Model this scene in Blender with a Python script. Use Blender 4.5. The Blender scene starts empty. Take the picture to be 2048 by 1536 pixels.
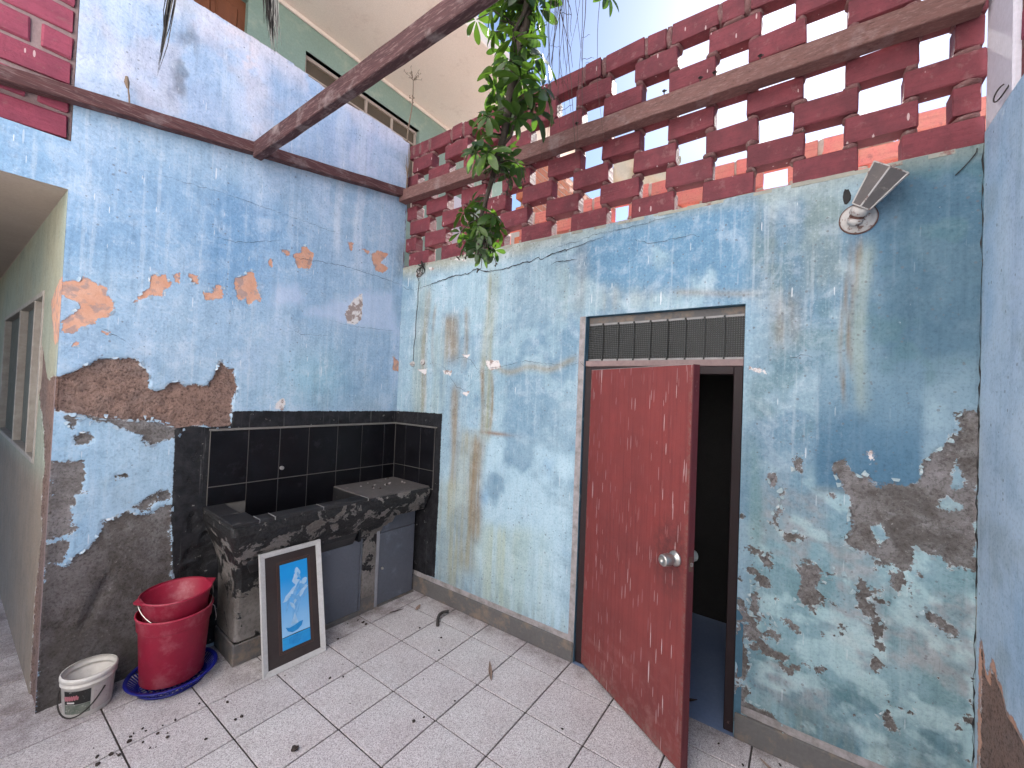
import bpy, bmesh, math, random
import numpy as np
from mathutils import Vector, Matrix
sc = bpy.context.scene
COL = sc.collection
R = math.radians
random.seed(7)
rng = np.random.default_rng(7)

# ------------------------------------------------------------------ camera, sky, sun, exposure
cam_d = bpy.data.cameras.new('camera'); cam = bpy.data.objects.new('camera', cam_d); COL.objects.link(cam)
cam_d.sensor_fit = 'HORIZONTAL'; cam_d.sensor_width = 36; cam_d.lens = 36 * 823.313 / 2048
cam_d.clip_start = 0.02; cam_d.clip_end = 500
def cam_axes(yaw, pitch, roll):
    f = Vector((math.cos(pitch)*math.cos(yaw), math.cos(pitch)*math.sin(yaw), math.sin(pitch)))
    r = Vector((math.sin(yaw), -math.cos(yaw), 0)); u = r.cross(f)
    c, s = math.cos(roll), math.sin(roll)
    return c*r + s*u, -s*r + c*u, f
r_, u_, f_ = cam_axes(0.6185, 0.0201, 0.0407)
m = Matrix((r_, u_, -f_)).transposed().to_4x4(); m.translation = (-2.4, -2.9563, 1.6821)
cam.matrix_world = m
sc.camera = cam

SUN_EL, SUN_AZ = R(42), R(0)          # azimuth measured from +X towards +Y
w = bpy.data.worlds.new('World'); sc.world = w; w.use_nodes = True
nt = w.node_tree; nt.nodes.clear()
sky = nt.nodes.new('ShaderNodeTexSky'); sky.sky_type = 'NISHITA'; sky.sun_disc = False
sky.sun_elevation = SUN_EL; sky.sun_rotation = R(90) - SUN_AZ
sky.air_density = 0.7; sky.dust_density = 0.38; sky.ozone_density = 2.5; sky.altitude = 100
bg = nt.nodes.new('ShaderNodeBackground'); bg.inputs['Strength'].default_value = 0.05
wo = nt.nodes.new('ShaderNodeOutputWorld')
nt.links.new(sky.outputs[0], bg.inputs[0]); nt.links.new(bg.outputs[0], wo.inputs[0])
sd = bpy.data.lights.new('sun', 'SUN'); sd.energy = 5.0; sd.angle = R(0.5); sd.color = (1.0, 0.955, 0.90)
sun = bpy.data.objects.new('sun', sd); COL.objects.link(sun)
sdir = Vector((math.cos(SUN_EL)*math.cos(SUN_AZ), math.cos(SUN_EL)*math.sin(SUN_AZ), math.sin(SUN_EL)))
sun.rotation_euler = sdir.to_track_quat('Z', 'Y').to_euler()
sun.location = (4, 0, 8)
sc.view_settings.view_transform = 'Standard'; sc.view_settings.look = 'None'
sc.view_settings.gamma = 1; sc.view_settings.use_curve_mapping = False
sc.view_settings.exposure = 2.42
sc.cycles.max_bounces = 8; sc.cycles.diffuse_bounces = 5

# ------------------------------------------------------------------ helpers
def srgb(r, g, b, k=1.0):
    def f(c):
        c /= 255.0
        return k * (c/12.92 if c <= 0.04045 else ((c+0.055)/1.055)**2.4)
    return (f(r), f(g), f(b), 1.0)

class G:
    """small node-graph writer"""
    def __init__(s, name):
        s.m = bpy.data.materials.new(name); s.m.use_nodes = True
        s.t = s.m.node_tree; s.t.nodes.clear()
    def new(s, t, **kw):
        n = s.t.nodes.new(t)
        for k, v in kw.items(): setattr(n, k, v)
        return n
    def put(s, sock, v):
        if hasattr(v, 'is_linked') or isinstance(v, bpy.types.NodeSocket): s.t.links.new(v, sock)
        elif v is not None:
            if isinstance(v, (tuple, list)) and len(v) == 3 and sock.type == 'RGBA': v = (*v, 1)
            sock.default_value = v
    def obj(s): return s.new('ShaderNodeTexCoord').outputs['Object']
    def sc(s, v, x, y, z, off=(0, 0, 0)):
        n = s.new('ShaderNodeMapping'); n.inputs['Scale'].default_value = (x, y, z); n.inputs['Location'].default_value = off
        s.put(n.inputs['Vector'], v); return n.outputs[0]
    def noise(s, v, scale=5, detail=4, rough=0.55, dist=0):
        n = s.new('ShaderNodeTexNoise'); s.put(n.inputs['Vector'], v)
        n.inputs['Scale'].default_value = scale; n.inputs['Detail'].default_value = detail
        n.inputs['Roughness'].default_value = rough; n.inputs['Distortion'].default_value = dist
        return n.outputs['Fac']
    def vor(s, v, scale=5, feature='F1', rnd=1.0, out='Distance'):
        n = s.new('ShaderNodeTexVoronoi', feature=feature); s.put(n.inputs['Vector'], v)
        n.inputs['Scale'].default_value = scale; n.inputs['Randomness'].default_value = rnd
        return n.outputs[out]
    def math(s, op, a, b=None, c=None, clamp=False):
        n = s.new('ShaderNodeMath', operation=op, use_clamp=clamp)
        s.put(n.inputs[0], a); s.put(n.inputs[1], b)
        if c is not None: s.put(n.inputs[2], c)
        return n.outputs[0]
    def rng(s, v, a, b, c=0.0, d=1.0, smooth=False):
        n = s.new('ShaderNodeMapRange', clamp=True)
        if smooth: n.interpolation_type = 'SMOOTHSTEP'
        s.put(n.inputs['Value'], v)
        for k, x in zip(('From Min', 'From Max', 'To Min', 'To Max'), (a, b, c, d)): s.put(n.inputs[k], x)
        return n.outputs[0]
    def mix(s, f, a, b, mode='MIX'):
        n = s.new('ShaderNodeMix', data_type='RGBA', blend_type=mode)
        s.put(n.inputs[0], f); s.put(n.inputs[6], a); s.put(n.inputs[7], b)
        return n.outputs[2]
    def attr(s, name, out='Fac'): return s.new('ShaderNodeAttribute', attribute_name=name).outputs[out]
    def sep(s, v):
        n = s.new('ShaderNodeSeparateXYZ'); s.put(n.inputs[0], v); return n.outputs
    def rand(s): return s.new('ShaderNodeObjectInfo').outputs['Random']
    def out(s, col, rough=0.8, height=None, bump=0.3, dist=0.01, metal=0.0, spec=0.35, **kw):
        b = s.new('ShaderNodeBsdfPrincipled'); s.put(b.inputs['Base Color'], col); s.put(b.inputs['Roughness'], rough)
        s.put(b.inputs['Metallic'], metal); b.inputs['Specular IOR Level'].default_value = spec
        for k, v in kw.items(): s.put(b.inputs[k], v)
        if height is not None:
            n = s.new('ShaderNodeBump'); n.inputs['Strength'].default_value = bump; n.inputs['Distance'].default_value = dist
            s.put(n.inputs['Height'], height); s.t.links.new(n.outputs[0], b.inputs['Normal'])
        o = s.new('ShaderNodeOutputMaterial'); s.t.links.new(b.outputs[0], o.inputs[0])
        s.bsdf = b; s.outn = o
        return s.m

def surf(name, c1, c2, scale=8, rough=0.7, bump=0.2, bscale=60, c3=None, c3_t=(0.6, 0.7), stretch=(1, 1, 1), dist=0.004, **kw):
    """two-tone mottled surface with grain and an optional third patchy colour"""
    g = G(name); p = g.sc(g.obj(), *stretch)
    rv = g.rand()
    pv = g.new('ShaderNodeVectorMath', operation='ADD'); g.put(pv.inputs[0], p)
    cmb = g.new('ShaderNodeCombineXYZ'); g.put(cmb.inputs[0], g.math('MULTIPLY', rv, 37)); g.put(cmb.inputs[1], g.math('MULTIPLY', rv, 19))
    g.put(pv.inputs[1], cmb.outputs[0]); p = pv.outputs[0]
    n1 = g.noise(p, scale, 5, 0.6); n2 = g.noise(p, bscale, 4, 0.65)
    c = g.mix(g.rng(n1, 0.3, 0.7), c1, c2)
    c = g.mix(g.rng(n2, 0.3, 0.75, 0.0, 0.35), c, tuple(x*0.55 for x in c1[:3]))
    if c3: c = g.mix(g.rng(g.noise(p, scale*1.7, 6, 0.7), *c3_t), c, c3)
    return g.out(c, g.rng(n1, 0.2, 0.8, rough-0.08, rough+0.08), n2, bump, dist, **kw)

# --- numpy value noise
def _h(ix, iy, s):
    n = (ix.astype(np.int64)*374761393 + iy.astype(np.int64)*668265263 + s*974634431) & 0x7fffffff
    n = ((n ^ (n >> 13))*1274126177) & 0x7fffffff
    return ((n ^ (n >> 16)) & 0xffff)/65535.0
def vn(x, y, s=0):
    ix, iy = np.floor(x), np.floor(y); fx, fy = x-ix, y-iy
    fx = fx*fx*(3-2*fx); fy = fy*fy*(3-2*fy)
    a, b, c, d = _h(ix, iy, s), _h(ix+1, iy, s), _h(ix, iy+1, s), _h(ix+1, iy+1, s)
    return (a*(1-fx)+b*fx)*(1-fy)+(c*(1-fx)+d*fx)*fy
def fbm(x, y, s=0, o=4):
    t = 0; a = 0.5; n = 0
    for k in range(o):
        t = t+a*vn(x*2**k+k*17.3, y*2**k+k*9.1, s+k); n += a; a *= 0.5
    return t/n
def sstep(a, b, x):
    t = np.clip((x-a)/(b-a), 0, 1); return t*t*(3-2*t)
def sdf(P, polys, lim=0.2):
    d = np.full(len(P), lim)
    for q in polys:
        q = np.array(q); lo, hi = q.min(0)-lim, q.max(0)+lim
        sel = np.where((P[:, 0] > lo[0]) & (P[:, 0] < hi[0]) & (P[:, 1] > lo[1]) & (P[:, 1] < hi[1]))[0]
        if len(sel) == 0: continue
        X = P[sel]; dm = np.full(len(sel), 9.0); ins = np.zeros(len(sel), bool)
        for a, b in zip(q, np.roll(q, -1, 0)):
            e = b-a; t = np.clip(((X-a)@e)/max(e@e, 1e-9), 0, 1)
            dm = np.minimum(dm, np.hypot(*(X-a-t[:, None]*e).T))
            if a[1] != b[1]:
                c = ((a[1] > X[:, 1]) != (b[1] > X[:, 1])) & (X[:, 0] < (b[0]-a[0])*(X[:, 1]-a[1])/(b[1]-a[1])+a[0])
                ins ^= c
        d[sel] = np.minimum(d[sel], np.where(ins, -dm, dm))
    return d

# --- object makers
def tag(o, label, cat, group=None):
    o['label'] = label; o['category'] = cat
    if group: o['group'] = group
    return o
def thing(name, label, cat, loc=(0, 0, 0), rotz=0.0, group=None):
    o = bpy.data.objects.new(name, None); COL.objects.link(o); o.location = loc; o.rotation_euler = (0, 0, rotz)
    o.empty_display_size = 0.1
    return tag(o, label, cat, group)
def link(name, me, mat=None, parent=None, loc=None, rot=None, smooth=False):
    o = bpy.data.objects.new(name, me); COL.objects.link(o)
    if mat is not None and len(me.materials) == 0: me.materials.append(mat)
    if parent is not None: o.parent = parent
    if loc is not None: o.location = loc
    if rot is not None: o.rotation_euler = rot
    if smooth: me.shade_smooth()
    return o
def struct(o): o['kind'] = 'structure'; return o

class MB:
    def __init__(s): s.v = []; s.f = []
    def add(s, vs, fs):
        k = len(s.v); s.v += [tuple(v) for v in vs]; s.f += [tuple(i+k for i in f) for f in fs]; return s
    def box(s, x0, x1, y0, y1, z0, z1):
        v = [(x0, y0, z0), (x1, y0, z0), (x1, y1, z0), (x0, y1, z0), (x0, y0, z1), (x1, y0, z1), (x1, y1, z1), (x0, y1, z1)]
        return s.add(v, [(3, 2, 1, 0), (4, 5, 6, 7), (0, 1, 5, 4), (1, 2, 6, 5), (2, 3, 7, 6), (3, 0, 4, 7)])
    def hexa(s, v): return s.add(v, [(3, 2, 1, 0), (4, 5, 6, 7), (0, 1, 5, 4), (1, 2, 6, 5), (2, 3, 7, 6), (3, 0, 4, 7)])
    def bar(s, a, b, w, h, up=(0, 0, 1)):
        a, b = Vector(a), Vector(b); d = (b-a).normalized(); r = d.cross(Vector(up)).normalized(); u = r.cross(d)
        q = []
        for p in (a, b):
            q += [p - r*w/2 - u*h/2, p + r*w/2 - u*h/2, p + r*w/2 + u*h/2, p - r*w/2 + u*h/2]
        return s.add(q, [(0, 1, 2, 3), (7, 6, 5, 4), (0, 4, 5, 1), (1, 5, 6, 2), (2, 6, 7, 3), (3, 7, 4, 0)])
    def tube(s, pts, r, n=6, cap=True):
        pts = [Vector(p) for p in pts]; k = len(pts); rs = r if isinstance(r, (list, tuple)) else [r]*k
        vs = []; ref = Vector((0.31, 0.77, 0.55))
        for i, p in enumerate(pts):
            d = (pts[min(i+1, k-1)]-pts[max(i-1, 0)]).normalized()
            a = d.cross(ref).normalized(); b = d.cross(a)
            for j in range(n):
                t = 2*math.pi*j/n; vs.append(p + (a*math.cos(t)+b*math.sin(t))*rs[i])
        fs = []
        for i in range(k-1):
            for j in range(n):
                fs.append((i*n+j, i*n+(j+1) % n, (i+1)*n+(j+1) % n, (i+1)*n+j))
        if cap: fs.append(tuple(range(n))[::-1]); fs.append(tuple((k-1)*n+j for j in range(n)))
        return s.add(vs, fs)
    def lathe(s, prof, n=32, c=(0, 0, 0), closed=False, sx=1.0):
        vs = [(c[0]+r*math.cos(2*math.pi*j/n)*sx, c[1]+r*math.sin(2*math.pi*j/n), c[2]+z) for r, z in prof for j in range(n)]
        k = len(prof); fs = []
        for i in range(k-1 if not closed else k):
            i2 = (i+1) % k
            for j in range(n):
                fs.append((i*n+j, i*n+(j+1) % n, i2*n+(j+1) % n, i2*n+j))
        return s.add(vs, fs)
    def mesh(s, name, bevel=0.0, seg=1):
        me = bpy.data.meshes.new(name); me.from_pydata(s.v, [], s.f); me.update()
        bm = bmesh.new(); bm.from_mesh(me)
        bmesh.ops.recalc_face_normals(bm, faces=bm.faces)
        if bevel: bmesh.ops.bevel(bm, geom=list(bm.edges), offset=bevel, segments=seg, affect='EDGES', profile=0.5)
        bm.to_mesh(me); bm.free(); return me
    def build(s, name, mat, parent=None, bevel=0.0, smooth=False, loc=None, rot=None, seg=1):
        return link(name, s.mesh(name, bevel, seg), mat, parent, loc, rot, smooth)

def plane_wall(name, mat, us, vs, hole, fn, place, parent=None):
    """dense sheet of plaster: us,vs grid lines; hole(u,v)->bool for cell centres; fn(P)->dict of per-vertex data; place(P,depth)->xyz"""
    us, vs = np.array(us), np.array(vs); nu, nv = len(us), len(vs)
    U, V = np.meshgrid(us, vs); P = np.stack([U.ravel(), V.ravel()], 1)
    data = fn(P); xyz = place(P, data.pop('depth'))
    i, j = np.meshgrid(np.arange(nu-1), np.arange(nv-1)); a = (j*nu+i).ravel()
    F = np.stack([a, a+1, a+nu+1, a+nu], 1)
    cu, cv = (us[:-1]+us[1:])/2, (vs[:-1]+vs[1:])/2; CU, CV = np.meshgrid(cu, cv)
    keep = ~hole(CU.ravel(), CV.ravel()); F = F[keep]
    me = bpy.data.meshes.new(name)
    me.vertices.add(len(P)); me.vertices.foreach_set('co', xyz.astype(np.float32).ravel())
    me.loops.add(F.size); me.loops.foreach_set('vertex_index', F.astype(np.int32).ravel())
    me.polygons.add(len(F)); me.polygons.foreach_set('loop_start', np.arange(0, F.size, 4, dtype=np.int32))
    me.polygons.foreach_set('loop_total', np.full(len(F), 4, dtype=np.int32))
    me.update(calc_edges=True); me.validate()
    for k, v in data.items():
        if v.ndim == 2:
            at = me.attributes.new(k, 'FLOAT_COLOR', 'POINT')
            at.data.foreach_set('color', np.concatenate([v, np.ones((len(v), 1))], 1).astype(np.float32).ravel())
        else:
            at = me.attributes.new(k, 'FLOAT', 'POINT'); at.data.foreach_set('value', v.astype(np.float32))
    me.shade_smooth()
    return link(name, me, mat, parent)
def lines(a, b, step, *brk):
    pts = sorted(set([a, b]+[x for x in brk if a < x < b])); o = [pts[0]]
    for p, q in zip(pts[:-1], pts[1:]):
        n = max(1, round((q-p)/step)); o += [p+(q-p)*k/n for k in range(1, n+1)]
    return o
def lin(*c): return np.array(srgb(*c)[:3])
def blend(c, m, col): return c*(1-m[:, None])+np.array(col)[None, :]*m[:, None]

# frame of the left wall: u along the wall (0 at the corner, negative to the left), w out from the wall
KA = math.atan(0.05); EA = np.array([math.cos(KA), -math.sin(KA), 0]); NA = np.array([-math.sin(KA), -math.cos(KA), 0])
def pa(u, wd, z): return tuple(u*EA + wd*NA + np.array([0, 0, z]))

# outlines of bare patches, flakes and cracks, in metres on each wall (along, up)
A_ORANGE=[[(-2.044,2.143),(-1.983,2.166),(-1.969,2.218),(-1.949,2.187),(-1.927,2.17),(-1.891,2.156),(-1.886,2.116),(-1.858,2.085),(-1.851,2.044),(-1.868,2.004),(-1.912,1.978),(-1.92,1.95),(-1.969,1.925),(-2.001,1.891),(-2.025,1.89),(-2.04,1.94),(-2.019,1.969),(-1.976,2.021),(-1.971,2.049),(-2.002,2.056),(-2.029,2.059),(-2.045,2.09)],[(-1.776,2.091),(-1.742,2.151),(-1.708,2.197),(-1.707,2.266),(-1.685,2.276),(-1.673,2.26),(-1.643,2.287),(-1.638,2.248),(-1.618,2.243),(-1.629,2.216),(-1.651,2.186),(-1.653,2.155),(-1.698,2.151),(-1.727,2.125),(-1.755,2.115)],[(-1.608,2.286),(-1.581,2.313),(-1.581,2.272),(-1.574,2.238),(-1.599,2.258)],[(-1.544,2.312),(-1.491,2.315),(-1.485,2.255),(-1.517,2.272)],[(-1.46,2.222),(-1.416,2.226),(-1.391,2.286),(-1.364,2.292),(-1.355,2.207),(-1.413,2.176),(-1.449,2.177)],[(-1.3,2.34),(-1.253,2.369),(-1.215,2.424),(-1.194,2.412),(-1.139,2.24),(-1.143,2.216),(-1.17,2.233),(-1.213,2.173),(-1.227,2.239),(-1.265,2.209),(-1.285,2.232),(-1.288,2.293)],[(-0.946,2.603),(-0.881,2.637),(-0.893,2.669),(-0.858,2.691),(-0.831,2.662),(-0.794,2.658),(-0.802,2.603),(-0.828,2.533),(-0.91,2.515),(-0.92,2.571)],[(-1.03,2.61),(-0.967,2.618),(-0.979,2.583)],[(-0.327,2.787),(-0.272,2.837),(-0.163,2.834),(-0.201,2.78),(-0.233,2.737),(-0.157,2.71),(-0.204,2.658),(-0.272,2.662),(-0.304,2.713)],[(-0.539,2.821),(-0.487,2.829),(-0.497,2.761)],[(-0.411,2.808),(-0.333,2.81),(-0.354,2.775)],[(-0.059,1.959),(0.013,1.907),(0.059,1.861),(0.001,1.83),(-0.052,1.836)],[(-2.007,1.841),(-1.977,1.85),(-1.982,1.831),(-2.001,1.829)],[(-1.888,1.917),(-1.861,1.918),(-1.872,1.903)],[(-1.103,2.502),(-1.086,2.552),(-1.079,2.474)]]
A_BROWN=[[(-2.056,1.668),(-2.004,1.684),(-1.957,1.718),(-1.921,1.747),(-1.89,1.772),(-1.831,1.778),(-1.762,1.787),(-1.736,1.767),(-1.724,1.739),(-1.702,1.726),(-1.691,1.693),(-1.694,1.629),(-1.663,1.609),(-1.621,1.617),(-1.591,1.653),(-1.552,1.665),(-1.518,1.641),(-1.468,1.648),(-1.411,1.64),(-1.382,1.705),(-1.362,1.76),(-1.35,1.805),(-1.321,1.763),(-1.273,1.767),(-1.269,1.689),(-1.248,1.645),(-1.264,1.567),(-1.274,1.478),(-1.27,1.39),(-1.376,1.383),(-1.413,1.406),(-1.531,1.385),(-1.58,1.402),(-1.696,1.44),(-1.789,1.443),(-1.87,1.454),(-1.947,1.478),(-1.996,1.488),(-2.04,1.501),(-2.057,1.548)]]
A_GREY=[[(-1.947,1.483),(-1.87,1.463),(-1.789,1.452),(-1.697,1.45),(-1.58,1.412),(-1.531,1.39),(-1.553,1.33),(-1.608,1.328),(-1.667,1.293),(-1.71,1.33),(-1.7,1.358),(-1.751,1.371),(-1.787,1.391),(-1.842,1.426),(-1.895,1.441),(-1.934,1.456)],[(-2.013,1.466),(-1.965,1.47),(-1.958,1.439),(-1.98,1.4),(-1.994,1.436)],[(-1.978,1.352),(-1.949,1.377),(-1.911,1.375),(-1.894,1.351),(-1.906,1.325),(-1.946,1.31),(-1.968,1.321)],[(-1.725,0.95),(-1.677,0.998),(-1.628,1.008),(-1.627,0.97),(-1.652,0.945),(-1.688,0.917)],[(-1.559,0.942),(-1.621,0.934),(-1.65,0.911),(-1.709,0.903),(-1.753,0.931),(-1.779,0.909),(-1.82,0.904),(-1.859,0.903),(-1.85,0.851),(-1.868,0.81),(-1.892,0.772),(-1.94,0.741),(-1.963,0.721),(-1.98,0.701),(-2.004,0.721),(-2.033,0.776),(-2.043,0.753),(-2.053,0.522),(-2.045,-0.065),(-1.874,-0.212),(-1.419,-0.341),(-1.54,0.526),(-1.546,0.728)]]
A_CHUNK=[[(-1.918,0.365),(-1.87,0.568),(-1.801,0.637),(-1.765,0.579),(-1.769,0.525),(-1.826,0.435),(-1.873,0.346),(-1.916,0.329)]]
A_WHITE=[[(-0.526,2.257),(-0.472,2.376),(-0.387,2.451),(-0.381,2.336),(-0.389,2.236),(-0.435,2.175),(-0.509,2.176)],[(-1.022,1.498),(-1.002,1.558),(-0.96,1.576),(-0.941,1.548),(-0.966,1.494)]]
A_VIOLET=[[(-1.064,2.231),(-1.051,2.317),(-0.975,2.377),(-0.905,2.387),(-0.854,2.335),(-0.862,2.258),(-0.946,2.254),(-1.035,2.213)],[(-0.842,2.224),(-0.696,2.258),(-0.501,2.287),(-0.496,2.178),(-0.692,2.187),(-0.834,2.188)],[(-0.532,2.363),(-0.418,2.456),(-0.21,2.487),(-0.09,2.498),(-0.08,2.319),(-0.036,2.174),(-0.356,2.165),(-0.69,2.187),(-0.695,2.291)]]
B_GREY=[[(-3.457,1.639),(-3.484,1.673),(-3.525,1.676),(-3.529,1.335),(-3.519,1.057),(-3.451,1.046),(-3.421,1.078),(-3.381,1.082),(-3.345,1.108),(-3.341,1.007),(-3.31,0.998),(-3.234,1.028),(-3.165,1.041),(-3.123,1.068),(-3.133,1.215),(-3.088,1.349),(-3.062,1.406),(-3.111,1.444),(-3.129,1.424),(-3.124,1.386),(-3.171,1.361),(-3.188,1.386),(-3.233,1.341),(-3.244,1.366),(-3.335,1.372),(-3.36,1.399),(-3.366,1.435),(-3.394,1.501),(-3.444,1.541),(-3.476,1.6)],[(-2.945,0.904),(-2.989,0.956),(-3.028,0.943),(-3.06,0.928),(-3.102,0.948),(-3.112,0.92),(-3.097,0.874),(-3.079,0.895),(-3.048,0.894),(-3.03,0.849),(-3.038,0.782),(-3.0,0.738),(-2.948,0.753),(-2.959,0.844)],[(-3.168,0.884),(-3.182,0.91),(-3.191,0.883),(-3.211,0.875),(-3.197,0.856),(-3.21,0.808),(-3.247,0.762),(-3.227,0.748),(-3.17,0.765),(-3.146,0.832)],[(-2.82,1.094),(-2.85,1.15),(-2.87,1.187),(-2.878,1.172),(-2.858,1.118),(-2.887,1.067),(-2.941,1.071),(-2.961,1.052),(-2.929,1.024),(-2.888,1.035),(-2.859,1.086)],[(-2.756,0.876),(-2.774,0.89),(-2.788,0.768),(-2.77,0.754),(-2.757,0.826)],[(-2.745,0.712),(-2.789,0.734),(-2.795,0.636),(-2.769,0.628),(-2.76,0.692)],[(-2.691,0.618),(-2.732,0.649),(-2.748,0.603),(-2.696,0.56)],[(-2.693,0.533),(-2.757,0.556),(-2.732,0.479),(-2.76,0.423),(-2.756,0.304),(-2.7,0.28)],[(-2.69,0.233),(-2.749,0.267),(-2.766,0.2),(-2.88,0.196),(-2.909,0.122),(-2.689,0.096)],[(-3.317,0.915),(-3.353,0.94),(-3.35,0.918),(-3.312,0.899)],[(-2.827,0.639),(-2.841,0.652),(-2.892,0.564),(-2.872,0.532),(-2.832,0.567)],[(-2.814,1.331),(-2.846,1.336),(-2.861,1.305),(-2.836,1.285)],[(-2.913,1.424),(-2.953,1.429),(-2.955,1.36),(-2.921,1.347)],[(-2.855,1.23),(-2.896,1.278),(-2.87,1.216)],[(-3.04,1.271),(-3.071,1.292),(-3.102,1.266),(-3.066,1.248)],[(-2.802,0.922),(-2.823,0.953),(-2.835,0.914),(-2.814,0.888)],[(-3.364,0.832),(-3.394,0.856),(-3.473,0.802),(-3.444,0.784),(-3.395,0.808)],[(-3.245,0.364),(-3.272,0.398),(-3.315,0.348),(-3.289,0.314)]]
B_ISLE=[[(-3.445,1.501),(-3.473,1.504),(-3.483,1.418),(-3.465,1.345),(-3.44,1.431)],[(-3.209,1.155),(-3.242,1.177),(-3.254,1.129),(-3.227,1.086)],[(-3.388,1.318),(-3.446,1.335),(-3.48,1.301),(-3.418,1.264)]]
B_WHITE=[[(-0.997,1.908),(-1.125,1.913),(-1.136,1.857),(-1.033,1.838)],[(-0.751,1.669),(-0.857,1.679),(-0.824,1.638)],[(-0.543,1.843),(-0.649,1.83),(-0.642,1.789),(-0.574,1.809)],[(-0.294,2.736),(-0.401,2.691),(-0.36,2.683)],[(-0.246,1.843),(-0.372,1.858),(-0.355,1.8)],[(-2.716,1.864),(-2.798,1.842),(-2.806,1.825),(-2.747,1.833)],[(-3.188,1.48),(-3.204,1.493),(-3.208,1.454),(-3.193,1.448)],[(-0.576,2.78),(-0.77,2.701),(-0.606,2.734)],[(-0.752,1.958),(-0.841,1.963),(-0.808,1.924)]]
B_CRACK=[[(-0.19,2.536),(-0.416,2.57),(-0.615,2.598),(-0.776,2.597),(-0.877,2.622),(-0.978,2.589),(-1.143,2.585),(-1.276,2.602),(-1.361,2.604),(-1.434,2.62),(-1.464,2.602),(-1.541,2.631),(-1.673,2.643),(-1.815,2.667),(-1.917,2.677)],[(-1.525,2.551),(-1.583,2.573),(-1.658,2.569),(-1.731,2.561)],[(-0.002,2.593),(-0.072,2.558),(-0.158,2.539),(-0.194,2.57)],[(-0.602,1.889),(-0.708,1.936),(-0.787,1.943),(-0.856,1.918),(-0.92,1.849),(-0.993,1.86)],[(-1.481,2.651),(-1.635,2.676),(-1.744,2.683),(-1.848,2.703),(-1.981,2.702),(-2.075,2.705),(-2.252,2.714),(-2.362,2.725)],[(-2.109,2.623),(-2.199,2.583),(-2.284,2.585),(-2.419,2.594),(-2.471,2.574)],[(-2.882,1.903),(-2.911,1.903),(-2.938,1.917),(-2.983,1.904)],[(-1.717,1.875),(-1.749,1.881),(-1.777,1.894)],[(-1.777,1.901),(-1.813,1.859)],[(-0.458,1.902),(-0.575,1.861),(-0.665,1.761),(-0.722,1.702),(-0.802,1.685),(-0.876,1.733),(-0.971,1.822),(-1.065,1.86),(-1.224,1.878),(-1.352,1.905),(-1.476,1.89),(-1.706,1.869)]]
A_CRACK=[[(-1.033,2.592),(-0.896,2.585),(-0.711,2.61),(-0.55,2.622),(-0.373,2.619),(-0.231,2.613),(-0.078,2.602),(0.007,2.595)],[(-1.92,1.947),(-1.871,1.922),(-1.821,1.893),(-1.774,1.852)],[(-1.781,2.841),(-1.603,2.85),(-1.402,2.864),(-1.173,2.866),(-0.91,2.865),(-0.562,2.861)],[(-1.447,2.579),(-1.307,2.58),(-1.162,2.625),(-1.037,2.679)],[(-0.65,2.181),(-0.483,2.16),(-0.055,2.181)],[(-0.957,2.077),(-0.869,2.043),(-0.644,2.058)]]
C_BROWN=[[(-0.055,0.796),(-0.092,0.702),(-0.144,0.694),(-0.178,0.783),(-0.209,0.73),(-0.254,0.729),(-0.29,0.676),(-0.339,0.681),(-0.436,0.66),(-0.491,0.267),(-0.057,0.034)]]
P_ORANGE=[[(0.055,2.183),(-0.077,2.034),(-0.03,1.942),(0.076,1.849),(0.203,1.828),(0.336,1.967),(0.414,2.081),(0.191,2.163)]]

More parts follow.
